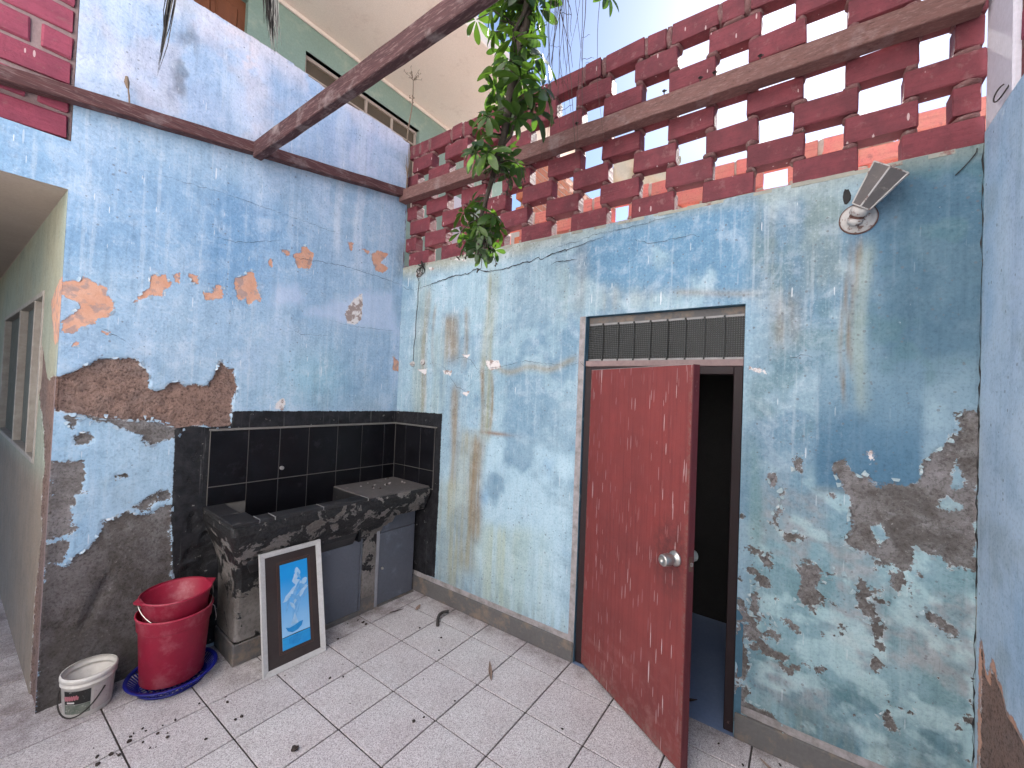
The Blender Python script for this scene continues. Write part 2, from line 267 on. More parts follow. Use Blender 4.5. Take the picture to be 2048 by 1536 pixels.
# ------------------------------------------------------------------ materials
def plaster(name):
    g = G(name); p = g.obj(); x, y, z = g.sep(p)
    base = g.attr('base', 'Color'); wear = g.attr('drip')
    wr = lambda v: g.math('MULTIPLY', v, wear)
    nA = g.noise(p, 2.6, 4, 0.6); nB = g.noise(p, 14, 5, 0.68); nC = g.noise(p, 75, 4, 0.7); nS = g.noise(g.sc(p, 34, 34, 1.5), 1, 5, 0.62); nT = g.noise(g.sc(p, 95, 95, 4.5), 1, 4, 0.6)
    nD = g.noise(p, 5.5, 5, 0.66, 0.8); nF = g.noise(p, 210, 3, 0.6)
    mul = lambda c, t: g.mix(1.0, c, (*t, 1), 'MULTIPLY')
    c = g.mix(g.rng(nA, 0.36, 0.66, 0.0, 0.42), base, mul(base, (0.74, 0.82, 0.88)))
    c = g.mix(g.rng(nD, 0.50, 0.62, 0.0, 0.36), c, mul(c, (0.74, 0.79, 0.83)))
    c = g.mix(wr(g.rng(nD, 0.46, 0.36, 0.0, 0.40)), c, g.mix(0.5, c, (0.64, 0.70, 0.78, 1)))
    c = g.mix(wr(g.rng(nB, 0.52, 0.66, 0.0, 0.42)), c, g.mix(0.5, c, (0.58, 0.64, 0.72, 1)))
    c = g.mix(g.rng(nB, 0.46, 0.34, 0.0, 0.35), c, mul(c, (0.66, 0.70, 0.74)))
    c = g.mix(g.rng(nS, 0.52, 0.68, 0.0, 0.38), c, mul(c, (0.66, 0.70, 0.72)))
    c = g.mix(wr(g.rng(nS, 0.45, 0.33, 0.0, 0.22)), c, (0.66, 0.70, 0.74, 1))
    c = g.mix(g.rng(nT, 0.60, 0.70, 0.0, 0.30), c, mul(c, (0.60, 0.60, 0.58)))
    c = g.mix(g.rng(nC, 0.30, 0.50, 0.50, 0.0), c, mul(c, (0.48, 0.50, 0.54)))
    c = g.mix(wr(g.rng(nC, 0.58, 0.72, 0.0, 0.30)), c, (0.70, 0.73, 0.77, 1))
    # pits and dark specks
    vp = g.new('ShaderNodeTexVoronoi'); g.put(vp.inputs['Vector'], p); vp.inputs['Scale'].default_value = 42
    vc = g.sep(vp.outputs['Color'])
    pit = g.math('LESS_THAN', vp.outputs['Distance'], g.math('MULTIPLY', g.math('GREATER_THAN', vc[0], 0.86), g.math('MULTIPLY', vc[1], 0.26)))
    c = g.mix(g.math('MULTIPLY', pit, 0.55), c, (0.12, 0.12, 0.13, 1))
    # paint worn thin: small chips and scuffs
    chip = g.math('MULTIPLY', g.rng(g.noise(p, 34, 7, 0.75), 0.655, 0.69), g.rng(nA, 0.42, 0.6))
    c = g.mix(g.math('MULTIPLY', chip, 0.7), c, (0.46, 0.50, 0.54, 1))
    # lime drips and splashes: short vertical dashes
    for i, (sx, sz, th) in enumerate(((26, 2.6, 0.075), (48, 4.6, 0.10), (85, 9.0, 0.13), (120, 3.2, 0.05))):
        q = g.sc(p, sx, sx, sz, (i*3.7, i*1.3, i*5.1))
        n = g.new('ShaderNodeTexVoronoi'); g.put(n.inputs['Vector'], q); n.inputs['Scale'].default_value = 1
        cr = g.sep(n.outputs['Color'])
        lim = g.math('MULTIPLY', g.math('GREATER_THAN', cr[0], 0.74), g.math('MULTIPLY', cr[1], th*1.6))
        dash = g.math('LESS_THAN', n.outputs['Distance'], g.math('ADD', lim, g.math('MULTIPLY', g.math('SUBTRACT', nB, 0.5), 0.05)))
        dash = g.math('MULTIPLY', dash, g.math('GREATER_THAN', lim, 0.02))
        c = g.mix(g.math('MULTIPLY', g.math('MULTIPLY', dash, g.rng(cr[2], 0, 1, 0.12, 0.8)), g.attr('drip')), c, (0.72, 0.74, 0.77, 1))
    e = g.math('ADD', g.math('MULTIPLY', g.math('SUBTRACT', nB, 0.5), 0.050), g.math('MULTIPLY', g.math('SUBTRACT', nC, 0.5), 0.034))
    def mask(nm, k=1.0, wd=0.0018):
        return g.rng(g.math('ADD', g.attr(nm), g.math('MULTIPLY', e, k)), -wd, wd, 1.0, 0.0)
    def rim(nm, k=1.0, a=0.006):
        s = g.math('ADD', g.attr(nm), g.math('MULTIPLY', e, k))
        return g.math('MULTIPLY', g.rng(s, 0.0, a, 1.0, 0.0), g.rng(g.noise(p, 26, 3, 0.5), 0.50, 0.60))
    mv, mo, mg, mb, mw, mk = mask('m_violet', 3.2, 0.03), mask('m_orange', 0.9), mask('m_grey', 1.7), mask('m_brown', 0.9), mask('m_white', 0.9), mask('m_black', 0.35)
    c = g.mix(g.math('MULTIPLY', mv, 0.45), c, (0.52, 0.58, 0.76, 1))
    c = g.mix(mo, c, g.mix(g.rng(nB, 0.35, 0.65), (0.52, 0.27, 0.185, 1), (0.58, 0.34, 0.255, 1)))
    c = g.mix(g.math('MULTIPLY', rim('m_orange', 0.9, 0.004), 0.5), c, (0.16, 0.18, 0.22, 1))
    c = g.mix(g.math('MULTIPLY', rim('m_grey', 1.7, 0.008), 0.65), c, (0.58, 0.60, 0.61, 1))
    gr = g.mix(g.rng(nB, 0.38, 0.62), (0.128, 0.114, 0.109, 1), (0.215, 0.204, 0.208, 1))
    gr = g.mix(g.rng(nD, 0.48, 0.60, 0, 0.75), gr, (0.094, 0.083, 0.078, 1))
    gr = g.mix(g.rng(nA, 0.50, 0.62, 0, 0.5), gr, (0.29, 0.27, 0.285, 1))
    gr = g.mix(g.rng(nC, 0.35, 0.5, 0.6, 0), gr, (0.045, 0.038, 0.036, 1))
    gr = g.mix(g.rng(nC, 0.62, 0.70, 0, 0.5), gr, (0.42, 0.40, 0.40, 1))
    gr = g.mix(g.math('MULTIPLY', g.attr('damp'), g.rng(nD, 0.30, 0.62, 0.9, 0.35)), gr, mul(gr, (0.36, 0.33, 0.33)))
    c = g.mix(mg, c, gr)
    c = g.mix(g.math('MULTIPLY', rim('m_brown', 0.9, 0.009), 0.85), c, (0.68, 0.66, 0.66, 1))
    br = g.mix(g.rng(nA, 0.4, 0.62), (0.275, 0.175, 0.145, 1), (0.225, 0.165, 0.150, 1))
    br = g.mix(g.rng(nB, 0.36, 0.48, 0.55, 0), br, (0.125, 0.080, 0.068, 1))
    br = g.mix(g.rng(nC, 0.34, 0.50, 0.8, 0), br, (0.045, 0.028, 0.024, 1))  # shade in the fine crevices painted into the bare plaster colour
    br = g.mix(g.rng(nC, 0.62, 0.72, 0, 0.5), br, (0.30, 0.22, 0.19, 1))
    c = g.mix(mb, c, br)
    c = g.mix(mw, c, g.mix(g.rng(nB, 0.44, 0.50), (0.30, 0.235, 0.22, 1), (0.64, 0.60, 0.60, 1)))
    blk = g.mix(g.rng(nB, 0.4, 0.7), (0.010, 0.010, 0.012, 1), (0.028, 0.028, 0.032, 1))
    blk = g.mix(g.rng(g.noise(p, 20, 6, 0.7), 0.655, 0.675), blk, (0.20, 0.19, 0.185, 1))
    blk = g.mix(g.math('MULTIPLY', g.rng(nS, 0.6, 0.72), 0.3), blk, (0.3, 0.3, 0.3, 1))
    c = g.mix(mk, c, blk)
    ms = mask('m_strip', 0.12, 0.001)
    c = g.mix(ms, c, g.mix(g.rng(nB, 0.4, 0.65), (0.34, 0.31, 0.32, 1), (0.20, 0.185, 0.18, 1)))
    h = g.math('ADD', g.math('MULTIPLY', nB, 0.40), g.math('MULTIPLY', nC, g.math('ADD', 0.22, g.math('ADD', g.math('MULTIPLY', mg, 0.9), g.math('MULTIPLY', mb, 1.8)))))
    h = g.math('ADD', h, g.math('MULTIPLY', nF, 0.05))
    h = g.math('SUBTRACT', h, g.math('MULTIPLY', g.math('ADD', g.math('MULTIPLY', mg, 0.5), g.math('ADD', g.math('MULTIPLY', mb, 1.5), g.math('MULTIPLY', mo, 0.2))), 1.0))
    return g.out(c, g.math('SUBTRACT', 0.82, g.math('MULTIPLY', mk, 0.4)), h, 0.75, 0.013, spec=0.25)
M_PL = plaster('flaking_painted_plaster')

def brick_mat(name, ca, cb, groove=1.0):
    g = G(name); p = g.obj(); rv = g.rand()
    cmb = g.new('ShaderNodeCombineXYZ'); g.put(cmb.inputs[0], g.math('MULTIPLY', rv, 31)); g.put(cmb.inputs[1], g.math('MULTIPLY', rv, 17)); g.put(cmb.inputs[2], g.math('MULTIPLY', rv, 53))
    pv = g.new('ShaderNodeVectorMath', operation='ADD'); g.put(pv.inputs[0], p); g.put(pv.inputs[1], cmb.outputs[0]); q = pv.outputs[0]
    n1 = g.noise(q, 9, 5, 0.6); n2 = g.noise(q, 70, 5, 0.7); n3 = g.noise(g.sc(q, 4, 4, 60), 1, 4, 0.6)
    c = g.mix(g.rng(n1, 0.36, 0.64), ca, cb)
    c = g.mix(g.rng(n2, 0.32, 0.48, 0.32, 0.0), c, tuple(v*0.4 for v in ca[:3]))
    c = g.mix(g.rng(rv, 0, 1, 0.0, 0.5), c, g.mix(1.0, c, (0.62, 0.58, 0.6, 1), 'MULTIPLY'))
    c = g.mix(g.rng(n3, 0.5, 0.75, 0, 0.45), c, tuple(v*0.5 for v in ca[:3]))
    c = g.mix(g.rng(g.noise(q, 16, 6, 0.7), 0.58, 0.68, 0, 0.5), c, (0.22, 0.115, 0.115, 1))
    v = g.new('ShaderNodeTexVoronoi'); g.put(v.inputs['Vector'], g.sc(q, 34, 34, 9)); v.inputs['Scale'].default_value = 1
    cr = g.sep(v.outputs['Color'])
    d = g.math('LESS_THAN', v.outputs['Distance'], g.math('MULTIPLY', g.math('GREATER_THAN', cr[0], 0.8), 0.15))
    c = g.mix(g.math('MULTIPLY', d, 0.6), c, (0.62, 0.5, 0.5, 1))
    h = g.math('ADD', n2, g.math('MULTIPLY', n3, 1.6*groove))
    return g.out(c, 0.72, h, 0.55, 0.006, spec=0.3)
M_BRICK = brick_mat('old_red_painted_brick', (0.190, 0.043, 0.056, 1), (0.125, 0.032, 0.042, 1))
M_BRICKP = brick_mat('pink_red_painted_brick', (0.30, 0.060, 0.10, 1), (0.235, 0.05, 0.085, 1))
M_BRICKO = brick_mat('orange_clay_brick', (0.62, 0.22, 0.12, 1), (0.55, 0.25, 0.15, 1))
M_BRICKF = brick_mat('sunlit_look_red_brick', (0.74, 0.24, 0.21, 1), (0.70, 0.30, 0.23, 1))  # sunlight on the far parapet is put into this brighter brick colour
M_MORTAR = surf('mortar_smeared_with_red', (0.14, 0.066, 0.066, 1), (0.19, 0.10, 0.10, 1), 20, 0.9, 0.8, 70, (0.22, 0.16, 0.15, 1), (0.55, 0.65), dist=0.006)
M_MORTARL = surf('pale_mortar', (0.30, 0.22, 0.22, 1), (0.22, 0.15, 0.155, 1), 20, 0.9, 0.8, 70, dist=0.006)
M_MORTARO = surf('cement_mortar', (0.55, 0.45, 0.38, 1), (0.42, 0.35, 0.3, 1), 20, 0.9, 0.8, 70, dist=0.006)

def wood_mat(name, ca, cb, cc, stretch):
    g = G(name); p = g.obj(); q = g.sc(p, *stretch)
    n1 = g.noise(q, 1, 6, 0.65, 0.6); n2 = g.noise(g.sc(p, *[s*3.5 for s in stretch]), 1, 5, 0.7); n3 = g.noise(p, 6, 5, 0.6)
    c = g.mix(g.rng(n1, 0.3, 0.7), ca, cb)
    c = g.mix(g.rng(n2, 0.52, 0.66), c, cc)
    c = g.mix(g.rng(n3, 0.55, 0.72, 0, 0.5), c, (0.32, 0.27, 0.27, 1))
    c = g.mix(g.rng(n2, 0.30, 0.40, 0.75, 0), c, (0.02, 0.012, 0.012, 1))
    return g.out(c, 0.8, g.math('ADD', n1, n2), 0.55, 0.004, spec=0.2)
M_BEAMX = wood_mat('weathered_maroon_timber', (0.100, 0.042, 0.043, 1), (0.060, 0.030, 0.032, 1), (0.17, 0.105, 0.105, 1), (2.5, 45, 45))
M_BEAMD = wood_mat('dark_maroon_joist_timber', (0.070, 0.032, 0.034, 1), (0.042, 0.022, 0.024, 1), (0.135, 0.085, 0.088, 1), (30, 4, 30))
M_BEAMY = wood_mat('weathered_brown_timber', (0.165, 0.085, 0.077, 1), (0.120, 0.066, 0.061, 1), (0.20, 0.125, 0.115, 1), (38, 9, 38))

def tile_mat(name):
    g = G(name); p = g.obj(); rv = g.rand()
    v = g.vor(p, 300, 'F1', 1.0, 'Color'); n = g.noise(p, 260, 3, 0.7); n1 = g.noise(p, 3.2, 5, 0.6)
    s = g.sep(v)
    c = g.mix(g.rng(s[0], 0.1, 0.95), (0.40, 0.378, 0.388, 1), (0.69, 0.66, 0.672, 1))
    c = g.mix(g.math('GREATER_THAN', s[1], 0.93), c, (0.72, 0.70, 0.72, 1))
    c = g.mix(g.math('LESS_THAN', s[2], 0.10), c, (0.29, 0.255, 0.27, 1))
    c = g.mix(g.rng(n1, 0.42, 0.72, 0, 0.45), c, g.mix(1.0, c, (0.70, 0.64, 0.64, 1), 'MULTIPLY'))
    c = g.mix(g.rng(rv, 0, 1, 0, 0.18), c, g.mix(1.0, c, (0.75, 0.72, 0.78, 1), 'MULTIPLY'))
    c = g.mix(g.rng(g.noise(p, 28, 6, 0.7), 0.64, 0.72, 0, 0.55), c, (0.16, 0.13, 0.125, 1))
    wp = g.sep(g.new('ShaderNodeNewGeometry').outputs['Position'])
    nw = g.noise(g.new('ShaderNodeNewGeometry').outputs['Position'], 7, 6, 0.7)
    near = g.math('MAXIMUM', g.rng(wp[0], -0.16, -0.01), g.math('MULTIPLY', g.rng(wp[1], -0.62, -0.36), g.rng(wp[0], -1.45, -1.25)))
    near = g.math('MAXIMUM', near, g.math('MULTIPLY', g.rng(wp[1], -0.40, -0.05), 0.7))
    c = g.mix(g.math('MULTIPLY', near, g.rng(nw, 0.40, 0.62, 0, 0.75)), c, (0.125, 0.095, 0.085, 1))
    c = g.mix(g.rng(nw, 0.60, 0.72, 0, 0.28), c, (0.20, 0.165, 0.16, 1))
    pk = g.noise(g.new('ShaderNodeNewGeometry').outputs['Position'], 2.2, 3, 0.5)
    c = g.mix(g.rng(pk, 0.4, 0.62, 0, 0.3), c, g.mix(1.0, c, (1.0, 0.92, 0.95, 1), 'MULTIPLY'))
    return g.out(c, g.rng(n1, 0.3, 0.7, 0.48, 0.66), n, 0.12, 0.002, spec=0.4)
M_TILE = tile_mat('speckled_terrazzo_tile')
M_GROUT = surf('dirty_grout', (0.045, 0.036, 0.036, 1), (0.085, 0.072, 0.070, 1), 6, 0.9, 0.5, 90)
M_SKIRT = surf('grey_painted_skirting', (0.105, 0.100, 0.102, 1), (0.135, 0.128, 0.128, 1), 5, 0.7, 0.4, 60, (0.20, 0.155, 0.125, 1), (0.50, 0.66))
M_BTILE = surf('glossy_black_wall_tile', (0.0035, 0.0035, 0.005, 1), (0.008, 0.008, 0.011, 1), 6, 0.36, 0.08, 60, (0.022, 0.022, 0.027, 1), (0.58, 0.75), spec=0.22)
M_BGROUT = surf('grey_tile_joint', (0.12, 0.113, 0.106, 1), (0.175, 0.162, 0.155, 1), 10, 0.9, 0.3, 80)
def sink_mat():
    g = G('chipped_black_paint_over_cement'); p = g.obj(); x, y, z = g.sep(p)
    n = g.noise(p, 8, 8, 0.66, 0.4); n2 = g.noise(p, 60, 5, 0.7); n3 = g.noise(p, 3.2, 4, 0.6)
    lim = g.rng(z, 0.25, 0.86, 0.42, 0.575)
    m = g.rng(g.math('SUBTRACT', n, lim), -0.012, 0.012, 1.0, 0.0)
    cem = g.mix(g.rng(n3, 0.35, 0.65), (0.12, 0.106, 0.098, 1), (0.21, 0.192, 0.185, 1))
    cem = g.mix(g.rng(n2, 0.3, 0.55, 0.55, 0), cem, (0.05, 0.045, 0.042, 1))
    blk = g.mix(g.rng(n2, 0.4, 0.7), (0.010, 0.010, 0.011, 1), (0.032, 0.031, 0.033, 1))
    edge = g.rng(g.math('ABSOLUTE', g.math('SUBTRACT', n, lim)), 0.0, 0.02, 0.4, 0.0)
    c = g.mix(m, cem, blk); c = g.mix(edge, c, (0.33, 0.31, 0.30, 1))
    return g.out(c, g.math('SUBTRACT', 0.85, g.math('MULTIPLY', m, 0.3)), g.math('ADD', n2, g.math('MULTIPLY', m, 1.5)), 0.6, 0.005, spec=0.3)
M_SINK = sink_mat()
M_RIM = surf('worn_black_coping_tile', (0.014, 0.014, 0.016, 1), (0.035, 0.034, 0.037, 1), 9, 0.45, 0.25, 60, (0.16, 0.14, 0.135, 1), (0.6, 0.72))
M_SHELF = surf('dusty_shelf_slab', (0.070, 0.062, 0.061, 1), (0.115, 0.102, 0.10, 1), 9, 0.7, 0.3, 60, (0.27, 0.24, 0.235, 1), (0.6, 0.75))
M_CAB = surf('bluish_grey_cabinet_paint', (0.095, 0.104, 0.130, 1), (0.115, 0.125, 0.155, 1), 3, 0.5, 0.12, 60, (0.17, 0.185, 0.24, 1), (0.56, 0.72), spec=0.35)
M_CABF = surf('pale_grey_cabinet_edge', (0.30, 0.30, 0.33, 1), (0.24, 0.24, 0.27, 1), 8, 0.6, 0.2, 60)
def door_mat():
    g = G('red_varnished_plywood_with_lime_streaks'); p = g.obj()
    n1 = g.noise(p, 3, 5, 0.6); n2 = g.noise(g.sc(p, 60, 60, 2.2), 1, 4, 0.6); n3 = g.noise(p, 90, 4, 0.7); x, y, z = g.sep(p)
    c = g.mix(g.rng(n1, 0.3, 0.7), (0.205, 0.042, 0.040, 1), (0.15, 0.033, 0.033, 1))
    c = g.mix(g.rng(n2, 0.48, 0.68, 0, 0.5), c, (0.115, 0.022, 0.024, 1))
    c = g.mix(g.rng(n2, 0.66, 0.70, 0, 0.30), c, (0.42, 0.22, 0.21, 1))
    for i, (sx, sz, th, k) in enumerate(((42, 2.6, 0.085, 0.9), (80, 4.2, 0.13, 0.8), (60, 1.2, 0.06, 0.8), (140, 6, 0.16, 0.65))):
        v = g.new('ShaderNodeTexVoronoi'); g.put(v.inputs['Vector'], g.sc(p, sx, sx, sz, (i*2.2, i*4.7, i*1.9))); v.inputs['Scale'].default_value = 1
        cr = g.sep(v.outputs['Color'])
        lim = g.math('MULTIPLY', g.math('GREATER_THAN', cr[0], 0.38), g.math('MULTIPLY', cr[1], th*1.75))
        d = g.math('MULTIPLY', g.math('LESS_THAN', v.outputs['Distance'], lim), g.rng(cr[2], 0, 1, 0.1, 1.0))
        d = g.math('MULTIPLY', d, g.rng(g.noise(g.sc(p, 5, 5, 1.2), 1, 3, 0.5), 0.36, 0.58, 0.15, 1.0))
        c = g.mix(g.math('MULTIPLY', d, k), c, (0.60, 0.52, 0.53, 1))
    c = g.mix(g.math('MULTIPLY', g.rng(z, 0.0, 0.45, 1, 0), g.rng(g.noise(p, 14, 6, 0.7), 0.5, 0.68, 0, 0.5)), c, (0.33, 0.19, 0.17, 1))
    hx = g.math('SUBTRACT', x, 0.70); hz = g.math('SUBTRACT', z, 0.93)
    hand = g.rng(g.math('ADD', g.math('MULTIPLY', hx, hx), g.math('MULTIPLY', g.math('MULTIPLY', hz, hz), 0.4)), 0.0, 0.02, 0.7, 0.0)
    c = g.mix(g.math('MULTIPLY', hand, g.rng(g.noise(p, 22, 5, 0.7), 0.36, 0.6)), c, (0.06, 0.022, 0.022, 1))
    worn = g.math('MAXIMUM', g.rng(z, 0.10, 0.0), g.math('MAXIMUM', g.rng(x, 0.775, 0.80), g.rng(x, 0.02, 0.0)))
    c = g.mix(g.math('MULTIPLY', worn, g.rng(g.noise(p, 40, 5, 0.7), 0.46, 0.58, 0, 0.8)), c, (0.16, 0.095, 0.08, 1))
    return g.out(c, g.rng(n1, 0.3, 0.7, 0.46, 0.62), g.math('ADD', n2, n3), 0.25, 0.003, spec=0.35)
M_DOOR = door_mat()
M_FLAKE = surf('lifted_paint_flake', (0.30, 0.41, 0.53, 1), (0.42, 0.51, 0.60, 1), 22, 0.85, 0.2, 60, (0.62, 0.63, 0.64, 1), (0.55, 0.65))
M_DEDGE = surf('dark_red_door_edge', (0.115, 0.018, 0.024, 1), (0.085, 0.015, 0.02, 1), 6, 0.55, 0.2, 50, (0.24, 0.12, 0.12, 1), (0.66, 0.72), (6, 6, 1))
M_FRAME = surf('dark_maroon_door_frame', (0.014, 0.007, 0.009, 1), (0.024, 0.011, 0.013, 1), 8, 0.6, 0.25, 60, (0.10, 0.06, 0.06, 1), (0.68, 0.74))
M_RAIL = surf('faded_pink_rail', (0.22, 0.15, 0.15, 1), (0.28, 0.2, 0.195, 1), 12, 0.7, 0.3, 60)
M_STEEL = surf('dull_steel', (0.45, 0.43, 0.41, 1), (0.55, 0.53, 0.51, 1), 14, 0.36, 0.1, 90, metal=0.9)
def patt_glass():
    g = G('ribbed_dark_glass'); p = g.obj()
    v = g.vor(g.sc(p, 1, 85, 85), 1.0, 'F1', 0.0)
    h = g.rng(v, 0.12, 0.5, 1, 0)
    c = g.mix(h, (0.012, 0.013, 0.013, 1), (0.085, 0.088, 0.088, 1))
    return g.out(c, 0.3, h, 0.8, 0.004, spec=0.35)
M_LGLASS = patt_glass()
M_CLIP = surf('aluminium_clip', (0.30, 0.29, 0.29, 1), (0.22, 0.215, 0.22, 1), 20, 0.5, 0.2, 60)
M_WHITEM = surf('old_white_enamel', (0.50, 0.48, 0.47, 1), (0.40, 0.37, 0.36, 1), 16, 0.5, 0.3, 60, (0.16, 0.09, 0.075, 1), (0.55, 0.63))
M_RUST = surf('rusty_metal', (0.09, 0.045, 0.038, 1), (0.15, 0.08, 0.065, 1), 30, 0.8, 0.5, 90)
M_DUSTG = surf('dusty_lamp_glass', (0.14, 0.12, 0.118, 1), (0.10, 0.092, 0.092, 1), 12, 0.4, 0.15, 50, (0.28, 0.25, 0.22, 1), (0.55, 0.7), spec=0.5)
M_DARK = surf('blackish_wire', (0.02, 0.016, 0.016, 1), (0.04, 0.033, 0.032, 1), 30, 0.7, 0.3, 60)
M_CRACK = surf('crack_shadow', (0.018, 0.018, 0.020, 1), (0.04, 0.038, 0.038, 1), 30, 0.95, 0.2, 60)
M_RED = surf('dusty_red_plastic', (0.36, 0.013, 0.046, 1), (0.28, 0.012, 0.038, 1), 5, 0.5, 0.15, 45, (0.42, 0.12, 0.15, 1), (0.52, 0.74), spec=0.45)
M_BLUEP = surf('royal_blue_plastic', (0.010, 0.014, 0.22, 1), (0.008, 0.012, 0.16, 1), 8, 0.4, 0.08, 40, spec=0.45)
M_PAIL = surf('grimy_white_plastic', (0.66, 0.63, 0.60, 1), (0.58, 0.55, 0.52, 1), 10, 0.45, 0.1, 40, (0.3, 0.26, 0.2, 1), (0.64, 0.78), spec=0.4)
M_GRNST = surf('mossy_stone', (0.16, 0.18, 0.13, 1), (0.26, 0.27, 0.20, 1), 30, 0.9, 0.6, 80)
M_FWHITE = surf('chipped_white_frame', (0.56, 0.55, 0.56, 1), (0.47, 0.46, 0.46, 1), 14, 0.5, 0.2, 50, (0.14, 0.11, 0.09, 1), (0.66, 0.72), (3, 3, 3))
M_FMAT = surf('dark_brown_mount', (0.030, 0.022, 0.022, 1), (0.045, 0.034, 0.033, 1), 8, 0.4, 0.1, 50, (0.16, 0.14, 0.13, 1), (0.72, 0.76), spec=0.4)
M_FLINE = surf('brown_mount_line', (0.11, 0.05, 0.036, 1), (0.09, 0.045, 0.033, 1), 8, 0.5)
def print_mat():
    g = G('blue_gradient_print'); p = g.obj(); x, y, z = g.sep(p)
    t = g.rng(z, 0.12, 0.50); n = g.noise(p, 16, 4, 0.6)
    c = g.mix(t, (0.34, 0.58, 0.82, 1), (0.008, 0.27, 0.68, 1)); c = g.mix(g.rng(n, 0.4, 0.7, 0, 0.2), c, (0.02, 0.34, 0.74, 1))
    return g.out(c, 0.35, spec=0.45)
M_PRINT = print_mat()
M_PETAL = surf('pale_blue_petal_print', (0.28, 0.50, 0.76, 1), (0.46, 0.63, 0.82, 1), 26, 0.4)
M_PETAL2 = surf('mid_blue_petal_print', (0.10, 0.34, 0.70, 1), (0.22, 0.46, 0.76, 1), 26, 0.4)
M_BOWL = surf('deep_blue_bowl_print', (0.010, 0.22, 0.58, 1), (0.03, 0.28, 0.62, 1), 40, 0.4)
M_LOW = surf('blue_water_print', (0.012, 0.26, 0.66, 1), (0.03, 0.33, 0.7, 1), 10, 0.4)
M_HOSE = surf('black_rubber_hose', (0.035, 0.031, 0.03, 1), (0.06, 0.052, 0.05, 1), 20, 0.5, 0.2, 60)
M_DIRT = surf('dark_dry_dirt', (0.035, 0.026, 0.024, 1), (0.06, 0.045, 0.04, 1), 40, 0.95, 0.5, 90)
M_DEADL = surf('dry_pale_leaf', (0.22, 0.15, 0.12, 1), (0.30, 0.22, 0.18, 1), 30, 0.8, 0.3, 80)
M_PEB = surf('pale_pebble', (0.42, 0.38, 0.37, 1), (0.26, 0.23, 0.225, 1), 30, 0.8, 0.3, 80)
M_STEM = surf('dark_bark', (0.028, 0.021, 0.017, 1), (0.055, 0.042, 0.034, 1), 40, 0.85, 0.6, 90)
M_ROOT = surf('thin_brown_root', (0.05, 0.036, 0.034, 1), (0.085, 0.062, 0.056, 1), 40, 0.85, 0.3, 90)
M_FROND = surf('black_dead_frond', (0.010, 0.009, 0.009, 1), (0.022, 0.019, 0.018, 1), 40, 0.8, 0.3, 90)
M_WEED = surf('dry_weed_stalk', (0.16, 0.115, 0.085, 1), (0.22, 0.165, 0.12, 1), 40, 0.85, 0.3, 90)
def leaf_mat():
    g = G('glossy_green_leaflet'); p = g.obj(); rv = g.rand(); n = g.noise(p, 22, 4, 0.6)
    c = g.mix(g.rng(rv, 0.2, 1), (0.018, 0.050, 0.010, 1), (0.062, 0.120, 0.014, 1)); c = g.mix(g.rng(n, 0.35, 0.7, 0, 0.5), c, (0.022, 0.055, 0.012, 1))
    mt = g.out(c, 0.38, n, 0.1, 0.002, spec=0.5)
    tr = g.new('ShaderNodeBsdfTranslucent'); g.put(tr.inputs[0], g.mix(0.5, c, (0.10, 0.20, 0.015, 1)))
    mx = g.new('ShaderNodeMixShader'); mx.inputs[0].default_value = 0.36
    g.t.links.new(g.bsdf.outputs[0], mx.inputs[1]); g.t.links.new(tr.outputs[0], mx.inputs[2]); g.t.links.new(mx.outputs[0], g.outn.inputs[0])
    return mt
M_LEAF = leaf_mat()
M_GREENW = surf('pale_green_house_paint', (0.235, 0.335, 0.295, 1), (0.27, 0.37, 0.325, 1), 2.5, 0.85, 0.2, 50, (0.34, 0.40, 0.34, 1), (0.52, 0.7))
M_SOFFIT = surf('pinkish_white_soffit', (0.86, 0.75, 0.68, 1), (0.88, 0.79, 0.72, 1), 2, 0.9, 0.25, 120, (0.66, 0.56, 0.50, 1), (0.56, 0.74))
M_WCREAM = surf('cream_window_timber', (0.50, 0.42, 0.37, 1), (0.42, 0.35, 0.3, 1), 14, 0.7, 0.2, 60)
M_WPANE = surf('brownish_window_pane', (0.085, 0.066, 0.047, 1), (0.11, 0.085, 0.062, 1), 5, 0.35, 0.05, 60, spec=0.5)
M_HDOOR = surf('brown_panelled_door', (0.22, 0.075, 0.035, 1), (0.17, 0.06, 0.03, 1), 6, 0.55, 0.15, 60, None, (0.6, 0.7), (4, 4, 1))
M_WHITEH = surf('white_house_paint', (0.70, 0.70, 0.71, 1), (0.64, 0.64, 0.66, 1), 3, 0.85, 0.15, 60)
M_BLUEH = surf('blue_house_trim', (0.14, 0.40, 0.66, 1), (0.12, 0.34, 0.58, 1), 3, 0.8, 0.15, 60)
M_OFFWHITE = surf('off_white_render', (0.80, 0.79, 0.78, 1), (0.77, 0.76, 0.75, 1), 2, 0.9, 0.2, 60)
M_TARP = surf('cream_tarpaulin', (0.62, 0.58, 0.44, 1), (0.55, 0.51, 0.38, 1), 6, 0.7, 0.2, 40)
M_CEIL = surf('beige_ceiling', (0.46, 0.38, 0.33, 1), (0.40, 0.33, 0.285, 1), 3, 0.9, 0.2, 60)
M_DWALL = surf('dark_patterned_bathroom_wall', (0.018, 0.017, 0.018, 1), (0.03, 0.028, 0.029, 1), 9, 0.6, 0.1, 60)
M_DFLOOR = surf('bluish_bathroom_floor', (0.15, 0.21, 0.36, 1), (0.19, 0.25, 0.40, 1), 5, 0.5, 0.1, 60)
M_GROUND = surf('dry_ground', (0.22, 0.19, 0.16, 1), (0.17, 0.15, 0.13, 1), 1, 0.95, 0.3, 20)
M_ROOF = surf('cement_roof', (0.40, 0.37, 0.34, 1), (0.33, 0.31, 0.29, 1), 2, 0.9, 0.3, 40)
